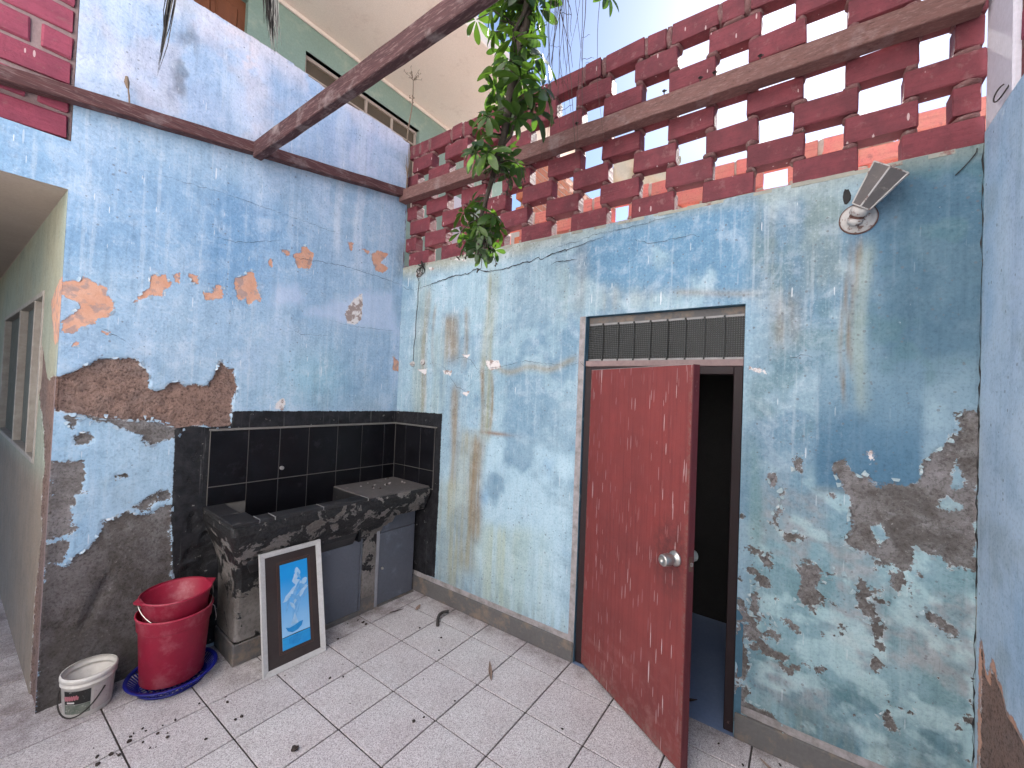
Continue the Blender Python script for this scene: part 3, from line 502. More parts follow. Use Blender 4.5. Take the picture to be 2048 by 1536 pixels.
M_PWIN = surf('murky_green_pane', (0.05, 0.062, 0.05, 1), (0.085, 0.10, 0.085, 1), 12, 0.4, 0.1, 50, (0.025, 0.03, 0.025, 1), (0.55, 0.65), spec=0.5)
M_PFRAME = surf('weathered_cream_window_frame', (0.42, 0.38, 0.34, 1), (0.30, 0.26, 0.23, 1), 16, 0.7, 0.3, 60)
M_PILW = surf('lilac_white_pilaster', (0.60, 0.58, 0.66, 1), (0.54, 0.52, 0.60, 1), 4, 0.85, 0.3, 70)

# ------------------------------------------------------------------ the setting: ground, floor
g_ = struct(MB().box(-40, 40, -40, 40, -0.4, -0.06).build('ground', M_GROUND))
fl = struct(MB().box(-3.3, -0.0, -3.53, 4.25, -0.055, -0.006).build('floor', M_GROUT))
TS, TG = 0.33, 0.0078
tile_meshes = []
for k in range(4):
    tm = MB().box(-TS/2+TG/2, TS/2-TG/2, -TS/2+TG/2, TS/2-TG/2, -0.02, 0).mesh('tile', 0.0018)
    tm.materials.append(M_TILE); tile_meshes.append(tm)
cut = {}
def tile_piece(x0, x1, y0, y1):
    if abs((x1-x0)-TS) < 1e-4 and abs((y1-y0)-TS) < 1e-4: me = random.choice(tile_meshes)
    else:
        key = (round(x1-x0, 4), round(y1-y0, 4))
        if key not in cut:
            a, b = (x1-x0)/2-TG/2, (y1-y0)/2-TG/2
            cut[key] = MB().box(-a, a, -b, b, -0.02, 0).mesh('tile', 0.0018); cut[key].materials.append(M_TILE)
        me = cut[key]
    link('tile', me, None, fl, ((x0+x1)/2, (y0+y1)/2, random.uniform(-0.0006, 0.0006)), (random.uniform(-.0015, .0015), random.uniform(-.0015, .0015), 0))
xs = [0.0]+[-0.1915-TS*k for k in range(0, 10)]
ys = [-3.522]+[-0.4733-TS*k for k in range(9, -15, -1)]
for a, b in zip(xs[1:], xs[:-1]):
    for c, d in zip(ys[:-1], ys[1:]):
        if c > 0.09 and a > -2.0: continue
        if d > 4.25: continue
        tile_piece(a, b, c, d)

# ------------------------------------------------------------------ left wall (behind the sink)
def base_A(P):
    u, z = P[:, 0], P[:, 1]
    c = np.tile(lin(156, 183, 209), (len(P), 1))*0.95
    n = fbm(u*1.6+3, z*1.2, 11, 5); n2 = fbm(u*5, z*2.2, 21, 4)
    c = blend(c, sstep(0.50, 0.68, n)*0.75, lin(122, 160, 196)*0.95)
    c = blend(c, sstep(0.52, 0.36, n2)*0.45, lin(182, 200, 224)*0.95)
    # a deeper blue band under the timber, paler again lower down
    c = blend(c, sstep(2.15, 2.45, z)*sstep(3.1, 2.7, z)*sstep(-0.4, -1.3, u)*0.55, lin(118, 158, 196)*0.95)
    c = blend(c, sstep(1.9, 1.4, z)*0.6, lin(164, 190, 210))
    # parapet above the timber: paler and lilac
    top = sstep(3.12+0.165*(u+1.9)-0.02, 3.22+0.165*(u+1.9), z)
    c = blend(c, top*(0.35+0.5*sstep(0.35, 0.65, n2)), lin(192, 200, 222))
    c = blend(c, top*sstep(0.5, 0.66, fbm(u*3.1+4, z*2.4, 45, 5))*0.45, lin(136, 166, 200))
    c = blend(c, top*sstep(0.58, 0.7, fbm(u*4.1+9, z*3.4, 46, 5))*sstep(-0.7, -1.3, u)*0.28, lin(206, 182, 176))
    sm_ = np.exp(-((u+1.62-0.10*(z-3.5))/0.045)**2)*sstep(3.22, 3.4, z)*sstep(3.86, 3.7, z)*sstep(0.35, 0.6, fbm(u*22, z*10, 47, 4))
    c = blend(c, np.clip(sm_*0.8, 0, 0.6), lin(98, 104, 112))
    c = blend(c, top*np.exp(-((u+1.30+0.05*np.sin(z*5))/0.10)**2)*sstep(3.62, 3.80, z)*sstep(0.4, 0.55, fbm(u*16, z*16, 48, 4))*0.85, lin(214, 200, 204))
    edge = sstep(3.70, 3.93, z-0.02*np.sin(u*3))*sstep(0.35, 0.6, fbm(u*6, z*6, 5, 4))
    c = blend(c, edge*0.7, lin(216, 206, 212))
    mould = sstep(0.55, 0.75, fbm(u*3.5, z*3.5, 41, 5))*(sstep(-0.28, 0.0, u)*sstep(2.2, 2.6, z)+sstep(3.4, 3.7, z)*sstep(-1.0, -1.5, u)*0.8)
    c = blend(c, np.clip(mould, 0, 1)*0.4, lin(104, 118, 120))
    # pale wash runs
    for uu, wd, z0, k in ((-0.62, 0.035, 2.55, .6), (-0.46, 0.03, 2.5, .5), (-0.42, 0.012, 2.4, .5), (-1.9, 0.02, 2.9, .3)):
        c = blend(c, np.exp(-((u-uu+0.012*np.sin(z*9))/wd)**2)*sstep(z0-0.1, z0+0.3, z)*k*(0.5+0.5*fbm(u*60, z*2, 8, 3)), lin(205, 212, 224))
    # teal tint patch
    c = blend(c, np.exp(-(((u+0.75)/0.28)**2+((z-1.75)/0.22)**2))*0.5, lin(140, 190, 205))
    c = blend(c, sstep(-1.75, -2.02, u)*sstep(2.7, 2.3, z)*0.3, lin(120, 160, 195))
    dirt = sstep(0.45, 0.7, fbm(u*9, z*4, 61, 4))*0.35
    return blend(c, dirt*sstep(2.6, 1.2, z), lin(128, 150, 165))
BLACK_A = [[(-1.56, 1.385), (-1.47, 1.40), (-1.40, 1.385), (-1.27, 1.39), (-1.27, 1.487), (0.05, 1.474), (0.05, 0.02), (-1.48, 0.02), (-1.50, 0.25), (-1.53, 0.5), (-1.555, 0.9)]]
def fn_A(P):
    u, z = P[:, 0], P[:, 1]
    wx = 0.012*(fbm(u*14, z*14, 71, 3)-0.5); Q = P+np.stack([wx, 0.012*(fbm(u*14+5, z*14, 72, 3)-0.5)], 1)
    d = dict(base=base_A(P), m_orange=sdf(Q, A_ORANGE), m_brown=sdf(Q, A_BROWN), m_grey=sdf(Q, A_GREY), m_white=sdf(Q, A_WHITE),
             m_violet=sdf(P, A_VIOLET), m_black=sdf(P, BLACK_A), m_strip=np.full(len(P), 0.2), drip=np.full(len(P), 0.9)-0.4*sstep(1.6, 1.0, z))
    ch = sdf(Q, A_CHUNK)
    extra = 0.17-0.30*fbm(u*7, z*7, 91, 5)+0.10*sstep(0.9, 1.6, z)      # scattered small flakes low on the wall
    d['m_grey'] = np.minimum(d['m_grey'], np.where(z < 1.5, extra, 0.2))
    rough = fbm(u*28, z*34, 33, 4)-0.5
    dep = 0.017*sstep(0.006, -0.010, d['m_brown'])*(1+1.3*rough)+0.009*sstep(0.006, -0.012, d['m_grey'])*(1+0.6*rough)
    dep += 0.022*sstep(0.01, -0.05, ch)*(1+1.2*rough)+0.005*(fbm(u*2.2, z*2.2, 3, 3)-0.5)+0.0012*sstep(0.004, -0.004, d['m_orange'])
    d['depth'] = dep*(0.12+0.88*sstep(ULEFT+0.002, ULEFT+0.05, u)); d['damp'] = sstep(1.05, 0.55, z+0.25*(fbm(u*4, z*4, 99, 3)-0.5))
    return d
def place_A(P, dep):
    return P[:, :1]*EA[None, :]-dep[:, None]*NA[None, :]+np.array([0, 0, 1])[None, :]*P[:, 1:2]
ZL = 2.617; ULEFT = -2.045
wallA = thing('courtyard_wall', 'flaking light blue plaster wall with orange and brown bare patches behind the sink', 'wall')
def top_A(u): return 3.885-0.05*u-0.012*np.sin(u*7)
us = lines(-3.3, 0.01, 0.0125, ULEFT); vs = lines(0, 4.0, 0.0125, ZL, 2.862)
sheet = plane_wall('plaster', M_PL, us, vs, lambda u, v: (v > top_A(u)) | ((u < ULEFT) & ((v < ZL) | (v > 2.862))), fn_A, place_A, wallA)
core = MB()
for a, b in zip(np.linspace(ULEFT+0.003, 0, 13)[:-1], np.linspace(ULEFT+0.003, 0, 13)[1:]):
    core.hexa([pa(a, -0.05, 0), pa(b, -0.05, 0), pa(b, -0.16, 0), pa(a, -0.16, 0), pa(a, -0.05, top_A(a)-0.01), pa(b, -0.05, top_A(b)-0.01), pa(b, -0.16, top_A(b)-0.01), pa(a, -0.16, top_A(a)-0.01)])
core.build('wall_core', M_MORTARL, wallA)
MB().hexa([pa(-3.3, -0.03, ZL+0.101), pa(ULEFT, -0.03, ZL+0.101), pa(ULEFT, -0.16, ZL+0.101), pa(-3.3, -0.16, ZL+0.101), pa(-3.3, -0.03, 4.3), pa(ULEFT, -0.03, 4.3), pa(ULEFT, -0.16, 4.3), pa(-3.3, -0.16, 4.3)]).build('lintel_core', M_MORTARL, wallA)
# coping of the parapet
cp = MB()
N = 40
for k in range(N):
    a, b = ULEFT+0.0*k-ULEFT*k/N, ULEFT-ULEFT*(k+1)/N
    za, zb = top_A(a)+0.004+random.uniform(-.006, .006), top_A(b)+0.004
    cp.hexa([pa(a, -0.002, za-0.03), pa(b, -0.002, zb-0.03), pa(b, -0.165, zb-0.03), pa(a, -0.165, za-0.03), pa(a, -0.004, za), pa(b, -0.004, zb), pa(b, -0.165, zb+0.006), pa(a, -0.165, za+0.006)])
cp.build('parapet_coping', surf('bleached_plaster_edge', (0.58, 0.52, 0.54, 1), (0.48, 0.46, 0.52, 1), 16, 0.9, 0.5, 70, (0.20, 0.15, 0.15, 1), (0.60, 0.68)), wallA)
# pink bricks bricked in above the opening
def brick_mesh(lx, ly, lz, seed, bev=0.006, jit=0.004):
    me = MB().box(-lx/2, lx/2, -ly/2, ly/2, -lz/2, lz/2).mesh('brick', bev); r = random.Random(seed)
    for v in me.vertices: v.co += Vector((r.uniform(-jit, jit), r.uniform(-jit, jit)*0.6, r.uniform(-jit, jit)))
    return me
pb = [brick_mesh(0.235, 0.09, 0.115, s) for s in range(4)]
for q in pb: q.materials.append(M_BRICKP)
pbh = [brick_mesh(0.105, 0.09, 0.115, s+9) for s in range(2)]
for q in pbh: q.materials.append(M_BRICKP)
for row in range(9):
    zc = 2.862+0.068+row*0.137; u = -2.058 if row % 2 == 0 else -2.058+0.0
    if row % 2 == 1:
        link('brick', random.choice(pbh), None, wallA, pa(u-0.053, -0.062, zc), (0, 0, -KA)); u -= 0.105+0.035
    while u > -3.1:
        link('brick', random.choice(pb), None, wallA, pa(u-0.118, -0.062+random.uniform(-.004, .004), zc+random.uniform(-.004, .004)), (0, random.uniform(-.02, .02), -KA)); u -= 0.27
def crack_ribbon(pts, place, wd=0.004, name='crack', parent=None, seed=0):
    r = random.Random(seed); P = []
    for (a, b), (c, d) in zip(pts[:-1], pts[1:]):
        n = max(2, int(math.hypot(c-a, d-b)/0.018))
        for k in range(n):
            t = k/n; P.append((a+(c-a)*t+r.uniform(-.004, .004), b+(d-b)*t+r.uniform(-.005, .005)))
    P.append(pts[-1]); vs = []; fs = []; n = len(P)
    for i, (a, b) in enumerate(P):
        t = i/(n-1); ww = wd*(0.25+0.75*min(1, 6*t*(1-t)))*r.uniform(0.4, 1.2)
        vs += [place(a, b+ww*0.5), place(a+0.001, b-ww*0.5)]
        if i: fs.append((2*i-2, 2*i-1, 2*i+1, 2*i))
    return MB().add(vs, fs).build(name, M_CRACK, parent)
for i, q in enumerate(A_CRACK): crack_ribbon(q, lambda a, b: pa(a, 0.0045, b), 0.003 if i < 2 else 0.0016, parent=wallA, seed=i)

def flakes(polys, place, parent, mat, lift=(0.005, 0.013), step=0.03, prob=0.6, seed=0, lo=-9, hi=9, gap=None):
    """lips of paint that have lifted along the edges of the bare patches"""
    r = random.Random(seed); mb = MB()
    for q in polys:
        ar = sum(a[0]*b[1]-b[0]*a[1] for a, b in zip(q, q[1:]+q[:1]))
        for a, b in zip(q, q[1:]+q[:1]):
            L = math.hypot(b[0]-a[0], b[1]-a[1])
            if L < 1e-4: continue
            t = ((b[0]-a[0])/L, (b[1]-a[1])/L); n = (t[1], -t[0]) if ar > 0 else (-t[1], t[0])
            k = max(1, int(L/step))
            for i in range(k):
                if r.random() > prob: continue
                c = (i+r.random())/k*L; cx = a[0]+t[0]*c
                if not (lo < cx < hi) or (gap and gap[0] < cx < gap[1]): continue
                s = r.uniform(0.005, 0.016); h = r.uniform(*lift); ou = r.uniform(0.006, 0.016); inn = r.uniform(-0.004, 0.007)
                P = lambda al, nn, w: place(a[0]+t[0]*al+n[0]*nn, a[1]+t[1]*al+n[1]*nn, w)
                j = lambda: r.uniform(-.003, .003)
                mb.add([P(c-s, ou, 0.001), P(c+s, ou+j(), 0.001), P(c+s*0.8+j(), ou*0.4, h*0.5), P(c+s*0.5+j(), -inn, h), P(c-s*0.4+j(), -inn+j(), h*0.9), P(c-s*0.9+j(), ou*0.4, h*0.45)], [(0, 1, 2, 5), (5, 2, 3, 4)])
    o = mb.build('lifted_flakes', mat, parent); o['kind'] = 'stuff'; md = o.modifiers.new('thick', 'SOLIDIFY'); md.thickness = 0.0012
    return o
flakes(A_BROWN+A_GREY, lambda a, b, w: pa(a, w+0.001, b), wallA, M_FLAKE, prob=0.4, seed=1, lo=-2.005, hi=-0.02)
flakes(A_ORANGE, lambda a, b, w: pa(a, w+0.001, b), wallA, M_FLAKE, (0.002, 0.006), 0.03, 0.28, 2, lo=-2.005, hi=-0.03)

# ------------------------------------------------------------------ door wall
def base_B(P):
    y, z = P[:, 0], P[:, 1]
    c = np.tile(lin(146, 172, 188), (len(P), 1))*0.95
    n = fbm(y*1.7+9, z*1.5, 12, 5); n2 = fbm(y*4.5, z*4, 22, 5); st = fbm(y*26, z*1.1, 52, 4); st2 = fbm(y*60, z*1.6, 53, 3)
    c = blend(c, sstep(0.5, 0.66, n)*0.65, lin(112, 146, 170)*0.95)
    c = blend(c, sstep(0.52, 0.62, n2)*0.5, lin(168, 194, 206)*0.95)
    # deep blue above the door and to the right of it, teal lower right
    c = blend(c, sstep(2.0, 2.35, z)*sstep(-1.5, -1.9, y)*sstep(0.62, 0.45, n2)*0.8, lin(96, 138, 170)*0.95)
    c = blend(c, sstep(-3.08, -3.3, y)*sstep(1.55, 2.05, z)*0.85, lin(80, 110, 128))
    c = c*(1-0.16*sstep(-2.70, -2.8, y))[:, None]
    c = blend(c, sstep(-2.70, -2.8, y)*sstep(1.5, 0.9, z)*0.8, lin(126, 158, 166)*0.88)
    c = blend(c, sstep(-2.70, -2.8, y)*sstep(1.0, 0.2, z)*sstep(0.46, 0.6, fbm(y*4, z*5, 15, 5))*0.75, lin(66, 100, 114))
    c = blend(c, sstep(-2.72, -2.9, y)*sstep(0.55, 0.1, z)*sstep(0.45, 0.62, st)*0.5, lin(72, 92, 94))
    c = blend(c, sstep(0.55, 0.66, fbm(y*7, z*7, 17, 4))*sstep(-2.7, -2.75, y)*0.4, lin(84, 116, 120))
    # powdery, half-gone paint low on the right
    pw_ = sstep(-2.74, -2.84, y)*sstep(1.42, 1.15, z)*sstep(0.15, 0.4, z)*sstep(0.47, 0.60, fbm(y*6+3, z*6, 67, 5))*(0.4+0.6*sstep(0.4, 0.6, fbm(y*30, z*30, 68, 4)))
    c = blend(c, pw_*0.7, lin(150, 148, 150))
    pw_ = sstep(-2.74, -2.84, y)*sstep(1.5, 1.2, z)*sstep(0.50, 0.62, fbm(y*9+13, z*11, 69, 5))
    c = blend(c, pw_*0.55, lin(172, 196, 200))
    # pale blue patches low, between sink and door
    low = sstep(-0.55, -0.8, y)*sstep(-1.85, -1.7, y)*sstep(1.6, 1.2, z)
    c = blend(c, low*sstep(0.38, 0.55, n2)*0.8, lin(174, 200, 214))
    c = blend(c, low*sstep(0.56, 0.68, fbm(y*3+7, z*2.2, 27, 4))*0.7, lin(120, 158, 190))
    # rectangle of older, deeper paint where something once hung
    rect = sstep(-2.985, -3.02, y)*sstep(-3.375, -3.35, y)*sstep(1.29, 1.32, z)*sstep(2.05, 1.4, z)
    c = blend(c, rect*0.95, lin(78, 112, 136))
    c = blend(c, sstep(-2.98, -3.02, y)*sstep(-3.36, -3.33, y)*np.exp(-((z-1.292-0.004*np.sin(y*30))/0.012)**2)*0.6, lin(80, 92, 104))
    # brown and greenish water stains
    S = lambda yy, wd, z0, z1, k, col: (np.exp(-np.abs((y-yy+0.015*np.sin(z*7+yy*9))/wd)**3)*sstep(z0-0.12, z0+0.05, z)*sstep(z1+0.03, z1-0.10, z)*min(1.0, k*1.2)*(0.45+0.55*sstep(0.35, 0.6, st)), col)
    bw, gn, ol = lin(138, 122, 100), lin(148, 158, 148), lin(158, 162, 146)
    for yy, wd, z0, z1, k, col in ((-0.33, 0.035, 1.5, 2.55, .85, bw), (-0.43, 0.02, 1.9, 2.4, .6, bw), (-0.28, 0.10, 1.45, 2.66, .5, gn), (-0.62, 0.10, 1.95, 2.32, .7, bw), (-0.78, 0.03, 1.9, 2.35, .6, bw),
                                (-1.02, 0.055, 1.38, 2.62, 1.0, lin(146, 150, 132)), (-0.98, 0.02, 1.38, 1.9, .9, bw), (-1.06, 0.012, 1.38, 1.85, .8, bw), (-0.72, 0.05, 0.9, 1.75, .7, bw), (-0.85, 0.12, 0.35, 1.4, .75, lin(150, 146, 124)),
                                (-0.95, 0.07, 0.6, 1.36, .85, bw), (-0.70, 0.12, 0.15, 1.0, .75, ol), (-1.2, 0.18, 0.15, 0.75, .8, lin(168, 182, 172)), (-1.45, 0.16, 0.15, 0.8, .5, lin(160, 180, 176)), (-0.5, 0.08, 1.5, 2.2, .4, gn),
                                (-1.75, 0.05, 2.25, 2.7, .5, bw), (-1.95, 0.10, 2.22, 2.4, .45, lin(160, 156, 140)), (-2.2, 0.2, 2.25, 2.36, .35, lin(160, 156, 140)), (-2.8, 0.10, 2.2, 2.74, .35, lin(144, 146, 134)), (-3.0, 0.10, 2.25, 2.74, .5, lin(134, 144, 138)),
                                (-3.13, 0.012, 1.9, 2.46, .9, lin(122, 106, 92)), (-3.10, 0.010, 1.75, 2.46, .7, lin(130, 116, 100)), (-3.16, 0.03, 1.7, 2.45, .5, gn), (-2.86, 0.06, 2.0, 2.25, .5, bw), (-2.75, 0.04, 1.0, 1.5, .5, lin(120, 150, 150)), (-1.62, 0.05, 2.2, 2.6, .3, gn)):
        a, b = S(yy, wd, z0, z1, k, col); c = blend(c, np.clip(a, 0, 1), b)
    c = blend(c, sstep(2.60, 2.74, z-0.05*(fbm(y*5, z*0, 9, 3)-0.5))*sstep(-2.0, -1.2, y)*0.75, lin(160, 160, 144))
    c = blend(c, sstep(2.66, 2.75, z)*0.45, lin(150, 150, 134))
    # dirt streak along the old crack line
    line = 1.87+0.03*np.sin(y*6)+0.02*np.sin(y*17)
    c = blend(c, np.exp(-((z-line)/0.025)**2)*sstep(-0.9, -1.1, y)*sstep(-1.8, -1.7, y)*0.7, lin(150, 142, 122))
    c = blend(c, np.exp(-((z-1.375)/0.014)**2-((y+1.12)/0.13)**2)*0.9, lin(136, 108, 86))
    c = blend(c, np.exp(-((z-2.26-0.03*np.sin(y*5))/0.02)**2)*sstep(-2.3, -2.4, y)*sstep(-2.8, -2.7, y)*0.5, lin(150, 136, 116))
    c = blend(c, sstep(0.35, 0.16, z)*0.35*sstep(0.4, 0.6, st2), lin(120, 128, 120))
    return c
def fn_B(P):
    y, z = P[:, 0], P[:, 1]
    Q = P+np.stack([0.016*(fbm(y*16, z*16, 81, 3)-0.5), 0.016*(fbm(y*16+5, z*16, 82, 3)-0.5)], 1)
    one = np.full(len(P), 0.2)
    g1 = sdf(Q, B_GREY); isl = sdf(Q, B_ISLE); g1 = np.maximum(g1, -isl-0.004)
    flk = 0.115-0.17*fbm(y*17, z*19, 92, 5)+np.where(y > -2.7, 0.2, 0)+0.12*sstep(1.0, 1.45, z)+0.05*sstep(0.5, 0.25, z)-0.012*sstep(-2.9, -2.75, y)
    crumb = sstep(-2.75, -2.85, y)
    g1 = np.minimum(g1, np.where(z < 1.4, flk, 0.2)); g1 = np.where(g1 < 0.05, g1+0.05*(0.5-fbm(y*13, z*15, 95, 4)), g1)
    mw = np.minimum(sdf(Q, B_WHITE), one)
    stripd = np.minimum(np.abs(y+1.785)-0.0195, one); stripd = np.where(z < 2.19, stripd, 0.2)
    band = np.maximum(np.abs(z-0.143)-0.019, np.where((y < -1.80) & (y > -2.71), 0.2, -0.2)); stripd = np.minimum(stripd, band)
    blk = sdf(P, [[(0.05, 1.474), (-0.57, 1.487), (-0.565, 0.165), (-0.47, 0.165), (-0.47, 0.02), (0.05, 0.02)]])
    d = dict(base=base_B(P), m_orange=one*1.0, m_brown=one*1.0, m_grey=g1, m_white=mw, m_violet=one*1.0, m_black=blk, m_strip=stripd,
             drip=np.clip(0.9-0.55*sstep(1.6, 1.2, z), 0, 1)*(1-0.8*sstep(-3.05, -3.2, y)*sstep(1.25, 1.4, z))*(1-0.6*sstep(-2.95, -3.05, y)*sstep(1.25, 1.35, z)*sstep(2.1, 1.9, z)))
    rough = fbm(y*30, z*30, 34, 4)-0.5
    d['depth'] = 0.006*sstep(0.006, -0.012, g1)*(1+rough)+0.009*(fbm(y*2.3, z*2.3, 4, 4)-0.5)+0.002*rough
    return d
YD0, YD1, ZD = -1.805, -2.700, 2.186
wallB = thing('courtyard_wall', 'stained blue plaster wall holding the red door under the brick lattice', 'wall')
us = lines(-3.5225, 0.0, 0.0125, YD0, YD1); vs = lines(0, 2.756, 0.0125, ZD)
plane_wall('plaster', M_PL, us, vs, lambda u, v: (u < YD0) & (u > YD1) & (v < ZD), fn_B,
           lambda P, d: np.stack([d, P[:, 0], P[:, 1]], 1), wallB)
M_REVEAL = surf('blue_painted_reveal', (0.05, 0.12, 0.18, 1), (0.07, 0.15, 0.215, 1), 6, 0.85, 0.3, 60, (0.2, 0.28, 0.32, 1), (0.6, 0.7))
rv = MB().box(0.006, 0.13, YD0-0.002, YD0+0.03, 0, ZD+0.03).box(0.006, 0.13, YD1-0.03, YD1+0.002, 0, ZD+0.03).box(0.006, 0.13, YD1+0.002, YD0-0.002, ZD-0.002, ZD+0.03)
rv.build('reveal', M_REVEAL, wallB)
MB().box(0.03, 0.13, YD0+0.03, 0.05, 0, 2.75).box(0.03, 0.13, -3.53, YD1-0.03, 0, 2.75).box(0.03, 0.13, YD1-0.03, YD0+0.03, ZD+0.03, 2.75).build('wall_core', M_ROOF, wallB)
lg = MB()
for k in range(44):
    a, b = -3.52*k/44, -3.52*(k+1)/44; o = random.uniform(-.004, .003)
    lg.box(o, 0.128, b, a, 2.738, 2.7565+random.uniform(-.003, .003))
lg.build('ledge', surf('beige_ledge_plaster', (0.33, 0.32, 0.27, 1), (0.26, 0.27, 0.25, 1), 9, 0.9, 0.4, 60, (0.2, 0.11, 0.1, 1), (0.55, 0.65)), wallB)
for a, b in ((YD0+0.002, -0.31), (-3.52, YD1-0.004)):
    MB().box(-0.012, 0.004, min(a, b), max(a, b), 0.0, 0.124).build('skirting', M_SKIRT, wallB, 0.004)
for i, q in enumerate(B_CRACK): crack_ribbon(q, lambda a, b: (-0.0055, a, b), 0.0075 if i == 0 else (0.005 if i == 1 else 0.0022), parent=wallB, seed=20+i)

flakes(B_GREY, lambda a, b, w: (-w-0.001, a, b), wallB, surf('lifted_grey_blue_flake', (0.27, 0.36, 0.40, 1), (0.36, 0.44, 0.47, 1), 22, 0.85, 0.2, 60, (0.52, 0.54, 0.55, 1), (0.55, 0.65)), (0.003, 0.010), 0.028, 0.4, 3, lo=-3.48, hi=-0.05, gap=(-2.74, -1.75))

# ------------------------------------------------------------------ right wall
YC = -3.5225
def fn_C(P):
    x, z = P[:, 0], P[:, 1]
    c = np.tile(lin(178, 198, 218), (len(P), 1))
    c = blend(c, sstep(0.48, 0.66, fbm(x*2, z*1.3, 14, 5))*0.6, lin(146, 180, 212))
    c = blend(c, sstep(0.5, 0.64, fbm(x*3, z*0.9, 15, 4))*0.5, lin(166, 186, 214))
    c = blend(c, sstep(0.6, 0.75, fbm(x*4, z*4, 16, 4))*0.3, lin(140, 150, 150))
    c = blend(c, sstep(-0.05, -0.01, x)*0.35, lin(190, 210, 222))
    one = np.full(len(P), 0.2); br = sdf(P, C_BROWN)
    d = dict(base=c, m_orange=br-0.022, m_brown=br, m_grey=one*1, m_white=one*1, m_violet=one*1, m_black=one*1, m_strip=one*1, drip=one*1.2)
    d['depth'] = 0.008*sstep(0.004, -0.012, br)+0.006*(fbm(x*2.3, z*2.3, 5, 4)-0.5)
    return d
wallC = thing('courtyard_wall', 'smooth light blue plaster wall at the right edge with a bare brown patch low down', 'wall')
plane_wall('plaster', M_PL, lines(-3.3, 0.0, 0.02), lines(0, 2.80, 0.02), lambda u, v: u > 9, fn_C,
           lambda P, d: np.stack([P[:, 0], YC-d, P[:, 1]], 1), wallC)
MB().box(-3.3, 0.12, YC-0.16, YC-0.03, 0, 4.4).build('wall_core', M_WHITEH, wallC)
MB().box(-0.262, -0.004, YC-0.03, YC-0.001, 2.80, 4.4).build('pilaster', M_PILW, wallC, 0.006)
cb = [brick_mesh(0.24, 0.09, 0.125, s+40) for s in range(3)]
for q in cb: q.materials.append(M_BRICK)
for row in range(11):
    x = -0.275-(0.13 if row % 2 else 0.0)
    if row % 2: 
        link('brick', random.choice(pbh), None, wallC, (-0.275-0.055, YC-0.06, 2.873+row*0.14)); x -= 0.005
    while x > -1.6:
        link('brick', random.choice(cb), None, wallC, (x-0.12, YC-0.06, 2.873+row*0.14)); x -= 0.256
MB().box(-3.3, -0.265, YC-0.03, YC-0.02, 2.80, 4.38).build('mortar_bed', M_MORTAR, wallC)
# ragged mortar line where the walls meet
for (nm, xx, yy, z0, z1, off) in (('corner_joint', 0, YC, 0.1, 2.75, 1), ('corner_joint', 0, 0, 2.76, 3.86, 2)):
    pts = []; k = int((z1-z0)/0.03); r = random.Random(off)
    for i in range(k):
        pts.append((xx-0.003, yy+(0.004 if yy < -1 else -0.004)+r.uniform(-.003, .003), z0+(z1-z0)*i/(k-1)))
    MB().tube(pts, [r.choice((0.0006, 0.0012, 0.003, 0.0006)) for _ in pts], 5).build(nm, M_CRACK if off == 1 else M_RUST, wallC if off == 1 else wallB)

